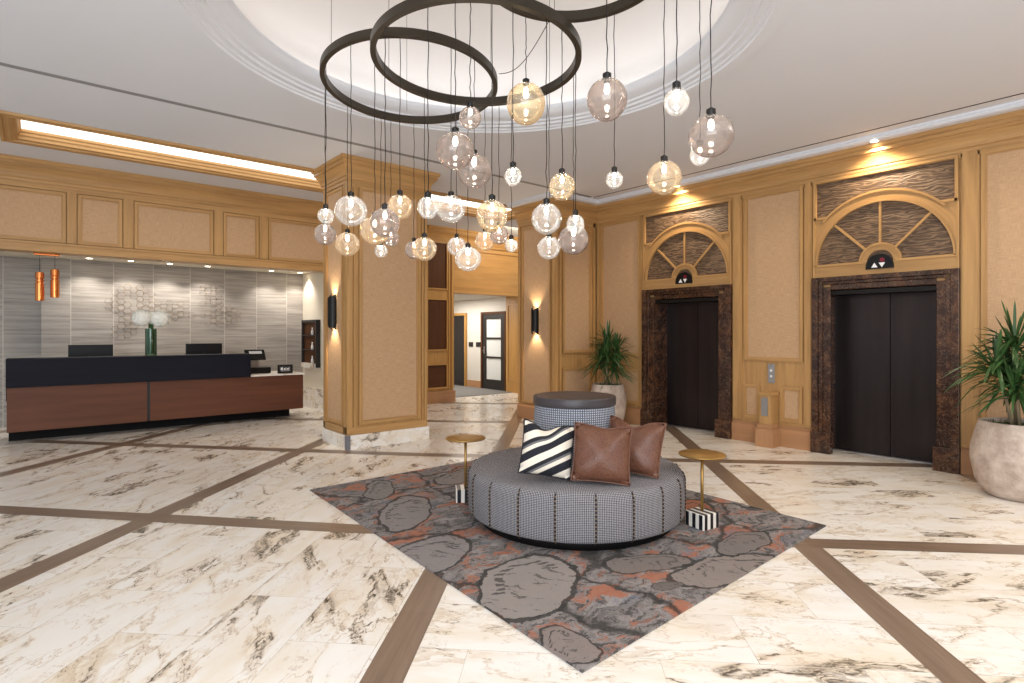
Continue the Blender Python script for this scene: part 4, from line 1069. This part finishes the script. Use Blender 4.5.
for (px, py, rp, gl, rk, near, sq, label) in PEND:
    d = ring_depth(rk, px, near); rg_ = RINGS[rk]
    z = CH+(CYp-py)/FX*d; r = rp/FX*d; c = cam_pt((px-CXp)/FX*d, d, z); ztop = rg_[3]-(d-rg_[1])*rg_[4]-.036-z
    t = thing('globe_pendant', label, 'pendant light', c, group='glass globe pendants of the chandelier')
    rv = r*sq
    prof = [(.018, rv*1.0)]
    for k in range(1, 24):
        th = PI*k/24
        prof.append((max(.018 if k < 6 else .001, r*math.sin(th)*(1+.03*math.cos(th))), rv*math.cos(th)))
    prof.append((.001, -rv))
    m = MB('glass_'+gl); m.lathe(prof, 36); o = m.build('glass_globe', t)
    o['label'] = {'clear': 'clear ribbed glass', 'amber': 'amber tinted glass', 'smoke': 'smoky tinted glass'}[gl]
    sz = .017+r*.05
    m = MB('black_metal'); m.lathe([(.001, rv+.034), (sz*.45, rv+.034), (sz*.6, rv+.028), (sz, rv+.026), (sz, rv-.004), (sz*.8, rv-.010), (.001, rv-.010)], 20); m.build('socket', t, split=40)
    m = MB('black_metal'); rs = random.Random(int(px*7)); zz = [rv+.03+(ztop-rv-.03)*k/14 for k in range(15)]
    m.tube([(rs.uniform(-.0035, .0035) if 0 < k < 14 else 0, rs.uniform(-.0035, .0035) if 0 < k < 14 else 0, q) for k, q in enumerate(zz)], .0028, 6); m.build('cable', t)
    bl = max(.011, r*.12)
    m = MB('bulb_glow'); m.lathe([(.001, rv*.80), (bl*.6, rv*.76), (bl, rv*.60), (bl, rv*.42), (bl*.6, rv*.32), (.001, rv*.28)], 16); m.build('bulb', t)
# slack cable between rings
m = MB('black_metal'); A_ = Vector(cam_pt(*[(499-CXp)/FX*4.75, 4.75, 3.71])); B_ = Vector(cam_pt((549-CXp)/FX*3.58, 3.58, 3.51))
m.tube([A_.lerp(B_, k/14)-Vector((0, 0, .10*math.sin(PI*k/14))) for k in range(15)], .003, 6)
tag(m.build('slack_cable'), 'loose black cable sagging between two chandelier rings', 'cable')

# ---------------------------------------------------------------- lights of the place and added fill
def area(name, loc, rot, sx, sy, e, col=(1, 1, 1)):
    ld = bpy.data.lights.new(name, 'AREA'); ld.shape = 'RECTANGLE'; ld.size = sx; ld.size_y = sy; ld.energy = e; ld.color = col
    o = bpy.data.objects.new(name, ld); COL.objects.link(o); o.location = loc; o.rotation_euler = rot; return o
def aim(o, tgt): o.rotation_euler = (Vector(tgt)-o.location).to_track_quat('-Z', 'Y').to_euler()
o = area('daylight_entrance', (-3.2, -2.2, 2.0), (0, 0, 0), 6., 3.2, 300, (.86, .93, 1)); aim(o, (5, 4, 1.6))
o = area('lobby_fill', (.2, -1.6, 3.8), (0, 0, 0), 3.4, 3.4, 95, (1, .95, .88))  # added overhead fill near the camera, no fixture in view
o = area('lobby_fill', (5.2, -.9, 3.8), (0, 0, 0), 2.4, 2.4, 80, (1, .94, .86))  # second added fill, out of view, brightens the lift wall
o = area('corridor_lamp', (8.5, 13., 2.48), (0, 0, 0), 1., 2., 60, (1, .95, .88))
o = area('lintel_lamp', (8.4, 9.6, 3.84), (0, 0, 0), 1.5, .5, 30, (1, .82, .55)); aim(o, (8.4, 10.9, 2.6))
w = bpy.data.worlds.new('world'); scene.world = w; w.use_nodes = True
w.node_tree.nodes['Background'].inputs[0].default_value = (.84, .92, 1, 1); w.node_tree.nodes['Background'].inputs[1].default_value = .62

# ---------------------------------------------------------------- camera
cd = bpy.data.cameras.new('camera'); cd.sensor_width = 36; cd.lens = 36*570/1024; cd.shift_y = -8.5/1024; cd.clip_start = .05
cam = bpy.data.objects.new('camera', cd); COL.objects.link(cam); cam.location = (0, 0, 1.55)
cam.rotation_euler = (PI/2, 0, -a); scene.camera = cam
scene.view_settings.view_transform = 'Standard'; scene.view_settings.look = 'None'; scene.view_settings.gamma = 1; scene.view_settings.use_curve_mapping = False
scene.view_settings.exposure = .38
scene.cycles.max_bounces = 9; scene.cycles.transparent_max_bounces = 24; scene.cycles.diffuse_bounces = 5; scene.cycles.glossy_bounces = 4
scene.cycles.use_denoising = True
scene.cycles.sample_clamp_indirect = 6
